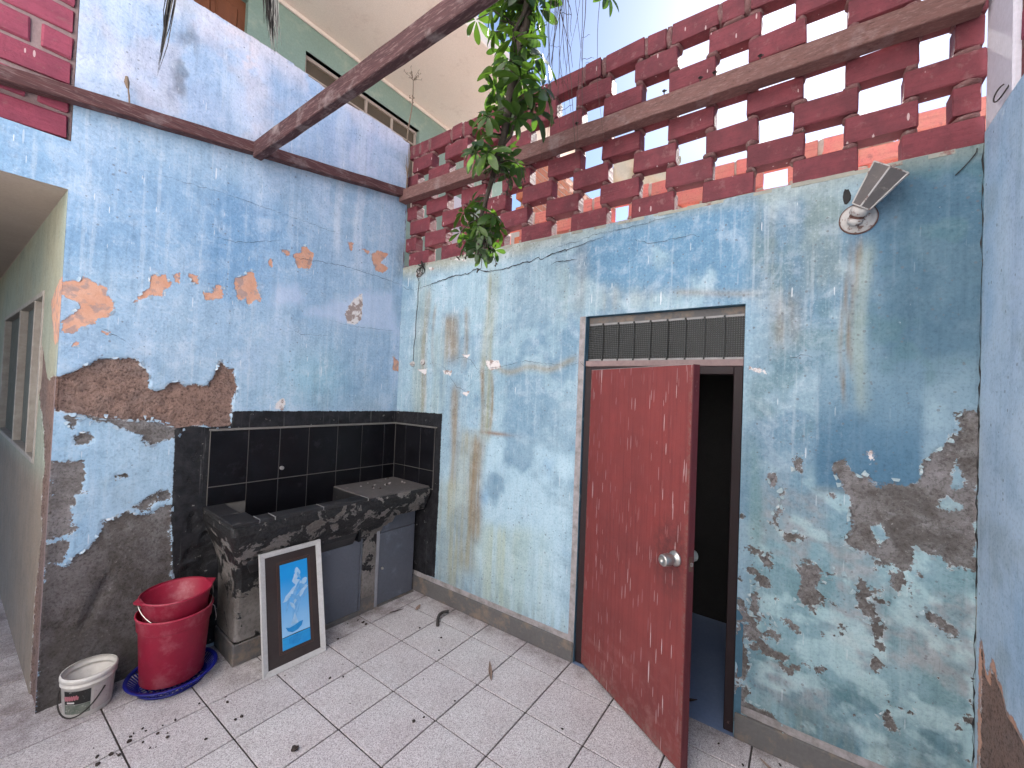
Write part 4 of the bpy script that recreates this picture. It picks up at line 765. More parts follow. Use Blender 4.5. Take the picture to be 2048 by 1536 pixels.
# ------------------------------------------------------------------ brick lattice on the door wall
def lattice(name, label, mat, mmat, x0, base, rows, ylo, yhi, y0, top_fill=True, per=0.4035, L=0.247, H=0.1405, seed=1, depth=0.09):
    r = random.Random(seed)
    t = thing(name, label, 'brick wall', (x0, 0, base))
    full = [brick_mesh(depth, L, H-0.023, 100*seed+s, 0.006, 0.0035) for s in range(6)]
    half = [brick_mesh(depth, 0.115, H-0.023, 100*seed+50+s, 0.005, 0.003) for s in range(3)]
    for q in full+half: q.materials.append(mat)
    mo = MB(); rows_iv = []
    def blob(yc, zc, wy, hz, dx=0.0):
        n = 10; vs = []
        me = bmesh.new(); bmesh.ops.create_icosphere(me, subdivisions=2, radius=1)
        for v in me.verts:
            k = 1+r.uniform(-.16, .16); p = v.co*k
            p = Vector([math.copysign(abs(c)**0.7, c) for c in p])
            vs.append((depth/2+p.x*(depth/2+dx), yc+p.y*wy, zc+p.z*hz))
        me.verts.index_update()
        mo.add(vs, [tuple(v.index for v in f.verts) for f in me.faces]); me.free()
    for n in range(rows):
        off = y0 if n % 2 == 0 else y0-per/2
        iv = []
        k = -2
        while True:
            a = off-per*k; b = a-L; k += 1
            if b < ylo-0.02: 
                if a > ylo+0.06: iv.append((a, ylo+0.004))
                break
            if a > yhi+0.001:
                if b < yhi-0.09: iv.append((yhi-0.003, b))
                elif True:
                    pass
                continue
            iv.append((a, b))
        if n % 2 == 1 and yhi > -0.05: iv.insert(0, (yhi-0.003, yhi-0.13))
        if min(b for a, b in iv) > ylo+0.1: iv.append((ylo+0.088, ylo+0.004))
        if n == rows-1 and top_fill:
            g = []; iv.sort(reverse=True)
            for (a, b), (c, d) in zip(iv[:-1], iv[1:]):
                if b-c > 0.1: g.append(((b+c)/2+0.055, (b+c)/2-0.055))
                blob((b+(b+c)/2+0.055)/2, (n+0.5)*H-0.005, 0.024, H*0.47, 0.002); blob((c+(b+c)/2-0.055)/2, (n+0.5)*H-0.005, 0.024, H*0.47, 0.003)
            iv += g
        for a, b in iv:
            ln = a-b; me = r.choice(full if ln > 0.19 else half)
            o = link('brick', me, None, t, (depth/2+r.uniform(-.007, .006), (a+b)/2+r.uniform(-.006, .006), n*H+0.059), (r.uniform(-.016, .016), r.uniform(-.014, .014), r.uniform(-.018, .018)))
            o.scale = (1, ln/(L if ln > 0.19 else 0.115), 1)
        rows_iv.append(iv)
    for n in range(rows-1):
        for a, b in rows_iv[n]:
            for c, d in rows_iv[n+1]:
                lo, hi = max(b, d), min(a, c)
                if hi-lo > 0.012:
                    blob((lo+hi)/2, (n+1)*H-0.0115, (hi-lo)/2+r.uniform(-.002, .014), r.uniform(0.0125, 0.017), r.choice((-0.006, -0.003, 0.002, 0.006, 0.010)))
    for a, b in rows_iv[0]: blob((a+b)/2, 0.0, (a-b)/2, 0.008, 0.002)
    o = mo.build('mortar', mmat, t, smooth=True); o['kind'] = 'stuff'
    return t
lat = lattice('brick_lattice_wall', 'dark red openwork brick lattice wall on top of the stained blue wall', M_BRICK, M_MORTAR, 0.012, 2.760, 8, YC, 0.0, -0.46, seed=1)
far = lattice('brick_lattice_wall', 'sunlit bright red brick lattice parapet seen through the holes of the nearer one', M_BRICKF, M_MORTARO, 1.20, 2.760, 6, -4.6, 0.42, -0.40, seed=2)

# ------------------------------------------------------------------ timber beams
def timber(name, label, a, b, wd, h, mat, group='pergola timbers'):
    """a,b centre lines; the mesh lies along local X (or Y) so the grain follows"""
    a, b = Vector(a), Vector(b); d = b-a; n = 24; mb = MB(); r = random.Random(len(name)+int(h*1000)); axis = d.normalized()
    ux = axis.cross(Vector((0, 0, 1))).normalized(); uz = ux.cross(axis)
    vs = []
    for i in range(n+1):
        p = a+d*(i/n); jw, jh = r.uniform(-.0015, .0015), r.uniform(-.002, .002)
        for sx, sz in ((-1, -1), (1, -1), (1, 1), (-1, 1)):
            vs.append(p+ux*(sx*wd/2+jw)+uz*(sz*h/2+jh))
    fs = [(i*4+j, i*4+(j+1) % 4, i*4+4+(j+1) % 4, i*4+4+j) for i in range(n) for j in range(4)]+[(0, 1, 2, 3), (n*4+3, n*4+2, n*4+1, n*4)]
    o = mb.add(vs, fs).build(name, mat)
    bm = bmesh.new(); bm.from_mesh(o.data); e = [e for e in bm.edges if e.calc_face_angle(0) > 0.8]
    bmesh.ops.bevel(bm, geom=e, offset=0.004, segments=1, affect='EDGES'); bm.to_mesh(o.data); bm.free()
    return tag(o, label, 'beam', group)
b1 = timber('timber_beam', 'maroon timber beam fixed level along the blue wall above the orange patches', pa(-2.9, 0.035, 2.945), pa(-0.03, 0.035, 3.405), 0.062, 0.070, M_BEAMX)
b2 = timber('timber_beam', 'brown timber beam running across the face of the brick lattice', (-0.045, -0.005, 3.372), (-0.045, -3.50, 3.325), 0.082, 0.100, M_BEAMY)
b3 = timber('timber_beam', 'maroon timber joist crossing overhead from the left wall towards the viewer', (-1.225, 0.005, 3.195), (-1.215, -3.4, 3.275), 0.052, 0.108, M_BEAMD)
for yy, od in ((-1.72, 'first'), (-2.27, 'second'), (-2.46, 'third'), (-2.53, 'fourth'), (-2.74, 'rightmost')):
    m_ = MB(); m_.tube([(0, 0, 0), (0.004, 0.003, 0.035)], 0.003, 6); m_.tube([(0.002, 0.002, 0.035), (0.003, 0.002, 0.039)], 0.009, 7)
    m_.tube([(0.002, -0.012, 0.034), (0.003, 0.013, 0.041)], 0.0035, 5)
    o = m_.build('nail', M_DARK); o.location = (-0.06, yy, 3.424+(-0.0135)*(-yy)/1.0); tag(o, od+' bent rusty nail from the left sticking up from the brown lattice beam', 'nail', 'nails on the brown beam')

# ------------------------------------------------------------------ splashback tiles
sp = thing('tiled_splashback', 'black glazed tiles with pale joints lining the corner above the sink', 'splashback')
js = [-1.385, -1.170, -0.973, -0.770, -0.547, -0.335, -0.124, -0.012]
bed = MB().hexa([pa(-1.384, 0.007, 0.89), pa(0, 0.007, 0.89), pa(0, -0.02, 0.89), pa(-1.384, -0.02, 0.89), pa(-1.384, 0.007, 1.366), pa(0, 0.007, 1.366), pa(0, -0.02, 1.366), pa(-1.384, -0.02, 1.366)])
bed.box(-0.007, 0.02, -0.4985, 0, 0.86, 1.366)
bed.hexa([pa(-1.28, 0.007, 0.5), pa(-0.5, 0.007, 0.5), pa(-0.5, -0.02, 0.5), pa(-1.28, -0.02, 0.5), pa(-1.28, 0.007, 0.889), pa(-0.5, 0.007, 0.889), pa(-0.5, -0.02, 0.889), pa(-1.28, -0.02, 0.889)]); bed.build('grout_bed', M_BGROUT, sp)
for a, b in zip(js[:-1], js[1:]):
    for z0, z1 in ((1.015, 1.362), (0.668, 1.009), (0.50, 0.662)):
        if a < -1.3 or a > -0.5: z0 = max(z0, 0.895)
        if z1 < z0+0.05: continue
        e = 0.0024
        MB().box(-(b-a)/2+e, (b-a)/2-e, -0.006, 0.004, -(z1-z0)/2, (z1-z0)/2).build('wall_tile', M_BTILE, sp, 0.0012, loc=pa((a+b)/2, 0.0055, (z0+z1)/2), rot=(random.uniform(-.004, .004), 0, -KA+random.uniform(-.004, .004)))
for a, b in ((-0.012, -0.150), (-0.150, -0.335), (-0.335, -0.500)):
    for z0, z1 in ((1.016, 1.362), (0.668, 1.012), (0.50, 0.664)):
        z0 = max(z0, 0.87)
        if z1 < z0+0.05: continue
        e = 0.0024
        MB().box(-0.006, 0.004, -(a-b)/2+e, (a-b)/2-e, -(z1-z0)/2, (z1-z0)/2).build('wall_tile', M_BTILE, sp, 0.0012, loc=(-0.0055, (a+b)/2, (z0+z1)/2), rot=(0, random.uniform(-.004, .004), random.uniform(-.004, .004)))
trim = MB().hexa([pa(-1.39, 0.014, 1.364), pa(0, 0.014, 1.364), pa(0, 0, 1.364), pa(-1.39, 0, 1.364), pa(-1.39, 0.011, 1.374), pa(0, 0.011, 1.374), pa(0, 0, 1.376), pa(-1.39, 0, 1.376)])
trim.box(-0.013, 0, -0.52, -0.006, 1.364, 1.374); trim.build('top_trim', M_BGROUT, sp)
MB().lathe([(0.0, 0.02), (0.006, 0.02), (0.006, 0.016), (0.013, 0.016), (0.013, 0.0)], 14).build('pipe_stub', M_CLIP, sp, loc=pa(-0.955, 0.012, 1.085), rot=(R(90), 0, -KA))

# ------------------------------------------------------------------ laundry sink
sk = thing('laundry_sink', 'old cement laundry sink with chipped black paint in the corner', 'sink', (0, 0, 0), -KA)
ZR = 0.885
prof = [(ZR, -1.395, 0.49), (0.862, -1.400, 0.496), (0.82, -1.398, 0.494), (0.77, -1.382, 0.474), (0.70, -1.355, 0.432), (0.64, -1.332, 0.386), (0.58, -1.315, 0.345), (0.50, -1.303, 0.318), (0.35, -1.297, 0.310), (0.13, -1.293, 0.308)]
def ring(z, xl, wf):
    """left side then front: from back-left, round the corner, to the right wall"""
    pts = []; rc = 0.03
    for t in np.linspace(0, 1, 12): pts.append((xl, -wf*t*(1-rc/wf)))
    for t in np.linspace(0.2, 1, 4): pts.append((xl+rc*(1-math.cos(t*math.pi/2)), -wf+rc*(1-math.sin(t*math.pi/2))))
    for t in np.linspace(0.03, 1, 38): pts.append((xl+rc+(-0.004-xl-rc)*t, -wf))
    return [(a, b+0.004*(fbm(np.array([a*9]), np.array([z*9+b*9]), 77, 3)[0]-0.5), z) for a, b in pts]
zz = []
for (z0, x0, w0), (z1, x1, w1) in zip(prof[:-1], prof[1:]):
    n = max(2, int((z0-z1)/0.02))
    for k in range(n): t = k/n; zz.append((z0+(z1-z0)*t, x0+(x1-x0)*t, w0+(w1-w0)*t))
zz.append(prof[-1])
rings = [ring(*q) for q in zz]; n = len(rings[0]); mb = MB(); vs = [p for q in rings for p in q]
fs = [(i*n+j, i*n+j+1, (i+1)*n+j+1, (i+1)*n+j) for i in range(len(rings)-1) for j in range(n-1)]
# openings for the two cupboards are covered by their doors; drop the faces behind the right one
def keep(f):
    c = sum((Vector(vs[i]) for i in f), Vector())/len(f)
    return not (c.z < 0.70-0.9*max(0, -0.25-c.x)**1.0*1.2 and c.x > -0.345 and c.y < -0.2)
mb.add(vs, [f for f in fs if keep(f)])
# tub interior
ui, wi, ur = -1.29, 0.395, -0.562
def inner(z, s): return [(ui+s, -0.006), (ui+s, -wi+s), (ur-s*0.3, -wi+s), (ur-s*0.3, -0.006)], z
iv = []; ifs = []
for k, (z, s) in enumerate(((ZR, 0), (0.80, 0.006), (0.60, 0.02), (0.54, 0.05))):
    pts, z_ = inner(z, s); iv += [(a, b, z_) for a, b in pts]
    if k: ifs += [((k-1)*4+j, (k-1)*4+(j+1) % 4, k*4+(j+1) % 4, k*4+j) for j in range(4)]
ifs.append((12, 13, 14, 15))
MB().add(iv, ifs).build('basin', M_RIM, sk)
mb.build('tub', M_SINK, sk, smooth=False)
# coping tiles round the rim with white joints
zt = ZR+0.010
edges = [-1.395, -1.272, -1.222, -0.955, -0.562]
rim = []
MB().box(-1.400, -1.288, -0.275, 0.0, ZR-0.012, zt).build('coping_tile', M_RIM, sk, 0.003)
MB().box(-1.400, -1.262, -0.497, -0.279, ZR-0.012, zt).build('coping_tile', M_RIM, sk, 0.003)
for a, b in ((-1.258, -1.180), (-1.174, -0.888), (-0.882, -0.566)):
    MB().box(a, b, -0.494, -0.393, ZR-0.012, zt-0.001).build('coping_tile', M_RIM, sk, 0.003)
for a in (-1.260, -1.177, -0.885, -0.564):
    MB().box(a-0.0022, a+0.0022, -0.4935, -0.394, ZR-0.01, zt-0.0005).build('joint', M_CLIP, sk)
MB().box(-0.562, -0.004, -0.489, -0.008, ZR-0.03, zt).build('shelf', M_SHELF, sk, 0.004)
MB().box(-0.562, -0.545, -0.392, -0.01, 0.56, ZR-0.031).build('tub_end', M_BTILE, sk)
# base skirting on the left leg
MB().box(-1.303, -0.84, -0.322, -0.314+0.006, 0, 0.125).box(-1.303, -1.29, -0.308, 0.0, 0, 0.125).build('skirting', M_SKIRT, sk, 0.004)
# cupboards
MB().box(-0.835, -0.49, -0.352, -0.30, 0.0, 0.03).box(-0.345, -0.006, -0.352, -0.30, 0.0, 0.008).build('kick_board', M_SKIRT, sk)
d1 = MB().box(-0.825, -0.508, -0.336, -0.314, 0.012, 0.552).build('cupboard_door', M_CAB, sk, 0.003)
MB().lathe([(0, 0.022), (0.009, 0.02), (0.011, 0.012), (0.005, 0.006), (0.005, 0)], 14).build('knob', M_WCREAM, d1, loc=(-0.795, -0.336, 0.20), rot=(R(90), 0, 0), smooth=True)
MB().box(-0.505, -0.492, -0.340, -0.30, 0.008, 0.556).build('door_stile', M_CAB, sk, 0.002)
MB().box(-0.488, -0.378, -0.346, -0.29, 0.11, 0.66).build('post', M_SINK, sk, 0.004)
MB().box(-0.488, -0.378, -0.350, -0.29, 0.0, 0.109).build('post_foot', M_SKIRT, sk, 0.003)
MB().box(-0.376, -0.350, -0.344, -0.30, 0.004, 0.585).build('door_stile', M_CABF, sk, 0.002)
d2 = MB().box(-0.348, -0.010, -0.334, -0.312, 0.008, 0.556).build('cupboard_door', M_CAB, sk, 0.003)
MB().lathe([(0, 0.022), (0.009, 0.02), (0.011, 0.012), (0.005, 0.006), (0.005, 0)], 14).build('knob', M_STEEL, d2, loc=(-0.318, -0.334, 0.285), rot=(R(90), 0, 0), smooth=True)
ap = []; 
for k in range(9):
    t = k/8; ap.append((-0.348+0.10*(1-math.cos(t*math.pi/2)), 0.56+0.165*math.sin(t*math.pi/2)))
pts = [(-0.348, 0.56)]+ap[1:]+[(-0.010, 0.725), (-0.010, 0.56)]
mbp = MB(); k = len(pts)
mbp.add([(a, -0.330, b) for a, b in pts]+[(a, -0.312, b) for a, b in pts], [tuple(range(k)), tuple(range(2*k-1, k-1, -1))]+[(i, (i+1) % k, (i+1) % k+k, i+k) for i in range(k)])
mbp.build('arched_panel', M_CAB, sk)

# pebbles on the shelf
for k in range(15):
    s = random.uniform(0.005, 0.011); bm = bmesh.new(); bmesh.ops.create_icosphere(bm, subdivisions=2, radius=s)
    for v in bm.verts: v.co = Vector((v.co.x*random.uniform(.9, 1.2), v.co.y, v.co.z*0.7))*random.uniform(.92, 1.06)
    me = bpy.data.meshes.new('pebble'); bm.to_mesh(me); bm.free()
    o = link('pebble', me, M_PEB if k % 3 else M_DIRT, None, pa(-0.08-0.34*random.random()**1.3, 0.04+0.30*random.random(), zt+s*0.6), None, True)
    tag(o, 'one of the little pebbles scattered on the black shelf beside the sink', 'pebble', 'pebbles on the sink shelf')

# ------------------------------------------------------------------ doorway: frame, louvred fanlight, door leaf
df = thing('door_frame', 'dark maroon timber frame round the half open red door', 'door frame', (0, 0, 0))
MB().box(0.018, 0.10, YD0-0.050, YD0-0.004, 0, 1.865).build('jamb', M_FRAME, df, 0.003)
MB().box(0.018, 0.10, YD1+0.004, YD1+0.048, 0, 1.865).build('jamb', M_FRAME, df, 0.003)
MB().box(0.018, 0.10, YD1+0.048, YD0-0.050, 1.822, 1.865).build('head', M_FRAME, df, 0.003)
MB().box(0.016, 0.10, YD1+0.003, YD0-0.003, 1.866, 1.902).build('rail', M_RAIL, df, 0.003)
lv = thing('louvre_window', 'row of dark ribbed glass louvre blades above the red door', 'window', (0.05, (YD0+YD1)/2, 1.905))
W0, W1 = YD1+0.004, YD0-0.004; step = (W1-W0)/9
MB().box(0.0, 0.05, W0-lv.location.y, W1-lv.location.y, 0.238, 0.279).build('top_rail', M_SKIRT, lv, 0.002)
for k in range(9):
    yc = W0+step*(k+0.5)-lv.location.y
    pn = MB().box(-0.003, 0.003, -step*0.55, step*0.55, 0.0, 0.236).build('glass_blade', M_LGLASS, lv, loc=(0.0, yc, 0.0), rot=(0, 0, R(-6+random.uniform(-2, 2))))
    MB().box(-0.006, 0.006, -step*0.46, step*0.46, 0.226, 0.237).box(-0.006, 0.006, -step*0.47, step*0.47, -0.003, 0.010).build('clip', M_CLIP, pn)
TH = R(31.0); dv = (-math.sin(TH), -math.cos(TH))
dr = thing('red_door', 'red plywood door streaked with white drips standing ajar', 'door', (0.012, YD0-0.048, 0.016), math.atan2(dv[1], dv[0]))
MB().box(0.0, 0.800, 0.0, 0.038, 0, 1.826).build('leaf', M_DOOR, dr, 0.0015)
MB().box(0.8005, 0.806, -0.0005, 0.0385, -0.001, 1.827).build('edge_strip', M_DEDGE, dr, 0.001)
MB().box(0.0, 0.80, 0.001, 0.037, 1.8265, 1.8285).build('dusty_top', M_CLIP, dr)
for s, yy in ((-1, 0.0), (1, 0.038)):
    kn = MB().lathe([(0.0, 0.0), (0.035, 0.0), (0.035, 0.006), (0.028, 0.012), (0.018, 0.014), (0.017, 0.030), (0.025, 0.034), (0.028, 0.039), (0.0265, 0.076), (0.024, 0.080), (0.008, 0.080), (0.007, 0.076), (0.0, 0.076)], 28)
    kn.build('knob', M_STEEL, dr, loc=(0.735, yy, 0.925), rot=(R(90) if s < 0 else R(-90), 0, 0), smooth=True).data.shade_smooth()
MB().box(0.8061, 0.8075, 0.008, 0.030, 0.890, 0.955).build('latch_plate', M_RUST, dr)
MB().box(0.8076, 0.815, 0.014, 0.024, 0.915, 0.930).build('latch_bolt', M_STEEL, dr)
for z in (0.2, 0.95, 1.62):
    MB().tube([(-0.004, 0.012, z), (-0.004, 0.012, z+0.08)], 0.006, 8).build('hinge', M_RUST, dr)

# dark bathroom behind the door
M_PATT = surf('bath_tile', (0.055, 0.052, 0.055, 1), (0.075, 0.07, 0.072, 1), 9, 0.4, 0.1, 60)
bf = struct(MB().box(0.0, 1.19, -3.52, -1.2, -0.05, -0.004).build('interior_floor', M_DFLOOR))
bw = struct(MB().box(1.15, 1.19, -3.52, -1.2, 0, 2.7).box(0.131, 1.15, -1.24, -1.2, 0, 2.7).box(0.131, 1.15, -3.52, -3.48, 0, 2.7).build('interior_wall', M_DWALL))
struct(MB().box(0.131, 1.40, -4.7, 0.5, 2.70, 2.752).build('roof_slab', M_ROOF))

# ------------------------------------------------------------------ wall lantern
lm = thing('wall_lantern', 'broken wall lantern with dusty glass panes tilted up on the right', 'lamp', (-0.002, -3.137, 2.530))
MB().lathe([(0.0, 0.0), (0.066, 0.0), (0.067, 0.006), (0.060, 0.014), (0.050, 0.016), (0.048, 0.022), (0.030, 0.030), (0.0, 0.032)], 32).build('back_plate', M_WHITEM, lm, rot=(0, R(-90), 0), smooth=True)
MB().lathe([(0.066, 0.0), (0.070, 0.0), (0.070, 0.007), (0.066, 0.008)], 32).build('rusty_rim', M_RUST, lm, rot=(0, R(-90), 0))
ax = Vector((-0.055, -0.030, 0.075)).normalized()
qr = ax.to_track_quat('Z', 'Y')
base_p = Vector((-0.045, 0.012, -0.012))
so = MB().lathe([(0.0, -0.028), (0.022, -0.026), (0.030, -0.012), (0.030, 0.0), (0.026, 0.004), (0.026, 0.016), (0.033, 0.020), (0.033, 0.048), (0.024, 0.054), (0.0, 0.054)], 24).build('socket', M_WHITEM, lm, loc=base_p, smooth=True)
so.rotation_euler = qr.to_euler()
gb = MB().lathe([(0.027, 0.0045), (0.0275, 0.0045), (0.0275, 0.0155), (0.027, 0.0155)], 24).build('rust_band', M_RUST, lm, loc=base_p); gb.rotation_euler = qr.to_euler()
ax2 = Vector((-0.055, -0.085, 0.115)).normalized(); q2 = ax2.to_track_quat('Z', 'Y')
sh = bpy.data.objects.new('lantern_shade', None)
c0 = base_p+ax*0.052; n = 6; r0, r1, hh = 0.040, 0.074, 0.160
fr = MB(); lo = [Vector((r0*math.cos(2*math.pi*(j+.5)/n), r0*math.sin(2*math.pi*(j+.5)/n), 0)) for j in range(n)]; hi = [Vector((r1*math.cos(2*math.pi*(j+.5)/n), r1*math.sin(2*math.pi*(j+.5)/n), hh)) for j in range(n)]
for j in range(n):
    fr.tube([lo[j], hi[j]], 0.0040, 6); fr.tube([lo[j], lo[(j+1) % n]], 0.0032, 6); fr.tube([hi[j], hi[(j+1) % n]], 0.0030, 6)
fro = fr.build('shade_frame', M_WHITEM, lm, loc=c0); fro.rotation_euler = q2.to_euler()
for j in range(n):
    a, b, c, d = lo[j], lo[(j+1) % n], hi[(j+1) % n], hi[j]; nn = (b-a).cross(d-a).normalized()*0.0015
    MB().hexa([a-nn, b-nn, c-nn, d-nn, a+nn, b+nn, c+nn, d+nn]).build('glass_pane', M_DUSTG, fro)
cu = MB().lathe([(0.0, -0.004), (0.036, -0.002), (0.036, 0.006), (0.0, 0.006)], 6).build('cup', M_RUST, fro)
sh_ = bpy.data.objects
bpy.data.objects.remove(sh)
bm = bmesh.new(); bmesh.ops.create_icosphere(bm, subdivisions=2, radius=0.02)
for v in bm.verts: v.co = Vector((v.co.x*0.08, v.co.y*0.7, v.co.z*1.9))*random.uniform(.6, 1.15)
me = bpy.data.meshes.new('dark_hole'); bm.to_mesh(me); bm.free()
link('dark_hole_patch', me, M_CRACK, wallB, (-0.001, -3.095, 2.645))  # flat black lump standing in for the shaded depth of a wall hole

# ------------------------------------------------------------------ electrical boxes and wire
def round_box(label, y, z, r, knobby):
    t = thing('junction_box', label, 'junction box', (-0.001, y, z), 0, 'round wall boxes')
    MB().lathe([(0, 0.012), (r*0.86, 0.012), (r, 0.008), (r, -0.004)], 24).build('cover', M_WHITEM, t, rot=(0, R(-90), 0), smooth=True)
    MB().lathe([(0, 0.015), (r*0.15, 0.015), (r*0.15, 0.011)], 10).build('screw', M_DARK, t, rot=(0, R(-90), 0))
    if knobby: MB().lathe([(0, 0.030), (r*0.5, 0.028), (r*0.62, 0.018), (r*0.62, 0.011)], 20).build('socket', M_WHITEM, t, rot=(0, R(-90), 0), smooth=True)
    return t
round_box('round grey box with tangled wire high in the corner under the bricks', -0.215, 2.672, 0.033, False)
round_box('round socket at the foot of the thin wire, left of the pair', -0.190, 1.892, 0.023, True)
round_box('flat round box cover, right of the pair beside the corner', -0.315, 1.905, 0.024, False)
wr = []; 
for k in range(26): t = k/25; wr.append((-0.006+0.0015*math.sin(t*30), -0.225+0.03*t+0.004*math.sin(t*17), 2.60-0.685*t))
tag(MB().tube(wr, 0.0022, 6).build('wire', M_DARK), 'thin dark wire running down the corner to the socket', 'wire')
tw = MB(); r = random.Random(4)
for k in range(9):
    p = Vector((-0.02, -0.275, 2.755)); pts = []
    for i in range(16):
        p = p+Vector((r.uniform(-.008, .008), r.uniform(-.012, .016), r.uniform(-.022, .012))); p.x = max(-0.045, min(-0.006, p.x)); p.y = min(-.225, max(-.36, p.y)); p.z = min(2.80, max(2.58, p.z)); pts.append(p.copy())
    tw.tube(pts, 0.0028, 5)
tag(tw.build('wire_tangle', M_DARK), 'tangle of old wire poking out over the ledge by the corner', 'wire')
tag(MB().tube([(-0.21+0.02*math.sin(t), YC+0.006+0.02*math.sin(t*0.7), 2.835+0.028*math.cos(t)) for t in np.linspace(0, 5.2, 16)], 0.0025, 6).build('wire_loop', M_DARK), 'little loop of wire sticking out of the pale pilaster', 'wire')
tag(MB().tube([(-0.006, -3.50+0.0*t, 2.74-0.0*t) if t == 0 else (-0.006-0.004*math.sin(t*3), -3.505+0.065*t, 2.745-0.10*t**0.7) for t in np.linspace(0, 1, 12)], 0.002, 5).build('wire', M_DARK), 'short black wire curling on the blue wall in the right corner', 'wire')

# ------------------------------------------------------------------ picture leaning against the sink
PW, PH = 0.364, 0.680
lean = math.atan2(0.142, 0.667)
pf = thing('framed_picture', 'framed blue flower print in a chipped white frame leaning on the sink', 'picture', pa(-1.2275, 0.571, 0.002), -KA)
pf.rotation_euler = (-lean, 0, -KA)
fw, ft = 0.030, 0.022
for nm, v in (('frame_rail', [(0, 0), (PW, 0), (PW-fw, fw), (fw, fw)]), ('frame_rail', [(PW, 0), (PW, PH), (PW-fw, PH-fw), (PW-fw, fw)]), ('frame_rail', [(PW, PH), (0, PH), (fw, PH-fw), (PW-fw, PH-fw)]), ('frame_rail', [(0, PH), (0, 0), (fw, fw), (fw, PH-fw)])):
    f = [(v[0][0], 0.0, v[0][1]), (v[1][0], 0.0, v[1][1]), (v[2][0], 0.008, v[2][1]), (v[3][0], 0.008, v[3][1])]
    MB().hexa([(a, ft, c) for a, b, c in f]+[(a, b, c) for a, b, c in f]).build(nm, M_FWHITE, pf, 0.0015)
MB().box(fw, PW-fw, 0.012, 0.018, fw, PH-fw).build('mount', M_FMAT, pf)
px0, px1, pz0, pz1 = 0.30*PW+0.002, 0.755*PW, 0.152*PH, 0.862*PH
for e, th in ((0.016, 0.0022), (0.009, 0.0016)):
    ln = MB()
    for a in ((px0-e, px1+e, pz1+e, pz1+e+th), (px0-e, px1+e, pz0-e-th, pz0-e), (px0-e-th, px0-e, pz0-e, pz1+e), (px1+e, px1+e+th, pz0-e, pz1+e)): ln.box(a[0], a[1], 0.0112, 0.0125, a[2], a[3])
    ln.build('mount_line', M_FLINE, pf)
pr = MB().box(px0, px1, 0.0105, 0.0125, pz0, pz1).build('print', M_PRINT, pf)
pw_, ph_ = px1-px0, pz1-pz0
_lay = [0]
def flat(nm, pts, mat, dy=0.0):
    _lay[0] += 1; yy = 0.0101-0.00004*_lay[0]
    k = len(pts); q = [(px0+a*pw_, pz1-b*ph_) for a, b in pts]
    return MB().add([(a, yy, b) for a, b in q], [tuple(range(k))]).build(nm, mat, pr)
def blobp(cx, cy, rx, ry, n=16, seed=0, rot=0, spike=0.12):
    r = random.Random(seed); o = []
    for i in range(n):
        t = 2*math.pi*i/n; k = 1+r.uniform(-spike, spike); a, b = rx*k*math.cos(t), ry*k*math.sin(t)
        o.append((cx+a*math.cos(rot)-b*math.sin(rot)*ry/rx*0+(-b*math.sin(rot)), cy+(a*math.sin(rot)+b*math.cos(rot))))
    return o
flat('water', [(0, 0.855), (1, 0.855), (1, 1), (0, 1)], M_LOW)
flat('horizon_line', [(0, 0.853), (0.52, 0.848), (1, 0.851), (1, 0.858), (0, 0.860)], M_FMAT)
flat('bowl_reflection', blobp(0.45, 0.92, 0.24, 0.055, 16, 31), M_BOWL)
for i, (a, b, c, d) in enumerate(((0.40, 0.74, 0.52, 0.44), (0.45, 0.72, 0.60, 0.46), (0.36, 0.74, 0.44, 0.42), (0.55, 0.62, 0.70, 0.45))):
    flat('flower_stem', [(a, b), (a+0.03, b), (c+0.025, d), (c, d)], M_PETAL2)
flat('sail_leaf', [(0.30, 0.74), (0.47, 0.61), (0.58, 0.74)], M_PETAL)
for i, (a, b, c, d, rt, mt) in enumerate(((0.62, 0.13, 0.10, 0.045, 0.2, 0), (0.54, 0.19, 0.12, 0.045, -0.3, 0), (0.66, 0.18, 0.07, 0.03, 0.5, 1), (0.60, 0.265, 0.14, 0.04, 0.1, 0), (0.86, 0.275, 0.15, 0.045, -0.2, 0), (0.78, 0.33, 0.19, 0.035, 0.1, 1),
                                         (0.36, 0.37, 0.28, 0.04, -0.25, 0), (0.55, 0.34, 0.18, 0.04, -0.5, 1), (0.70, 0.41, 0.28, 0.035, -0.3, 0), (0.52, 0.43, 0.2, 0.03, 0.2, 1), (0.90, 0.43, 0.12, 0.025, -0.3, 1), (0.22, 0.50, 0.10, 0.03, -0.9, 1), (0.42, 0.53, 0.12, 0.03, 0.4, 0), (0.56, 0.50, 0.16, 0.03, -0.8, 1))):
    flat('petal', blobp(a if a+c < 1 else 1-c-0.01, b, c, d, 14, i, rt, 0.22), M_PETAL if mt == 0 else M_PETAL2)
flat('bowl', [(0.12, 0.745), (0.25, 0.765), (0.45, 0.755), (0.62, 0.735), (0.75, 0.735), (0.70, 0.785), (0.55, 0.82), (0.36, 0.83), (0.20, 0.80)], M_BOWL)

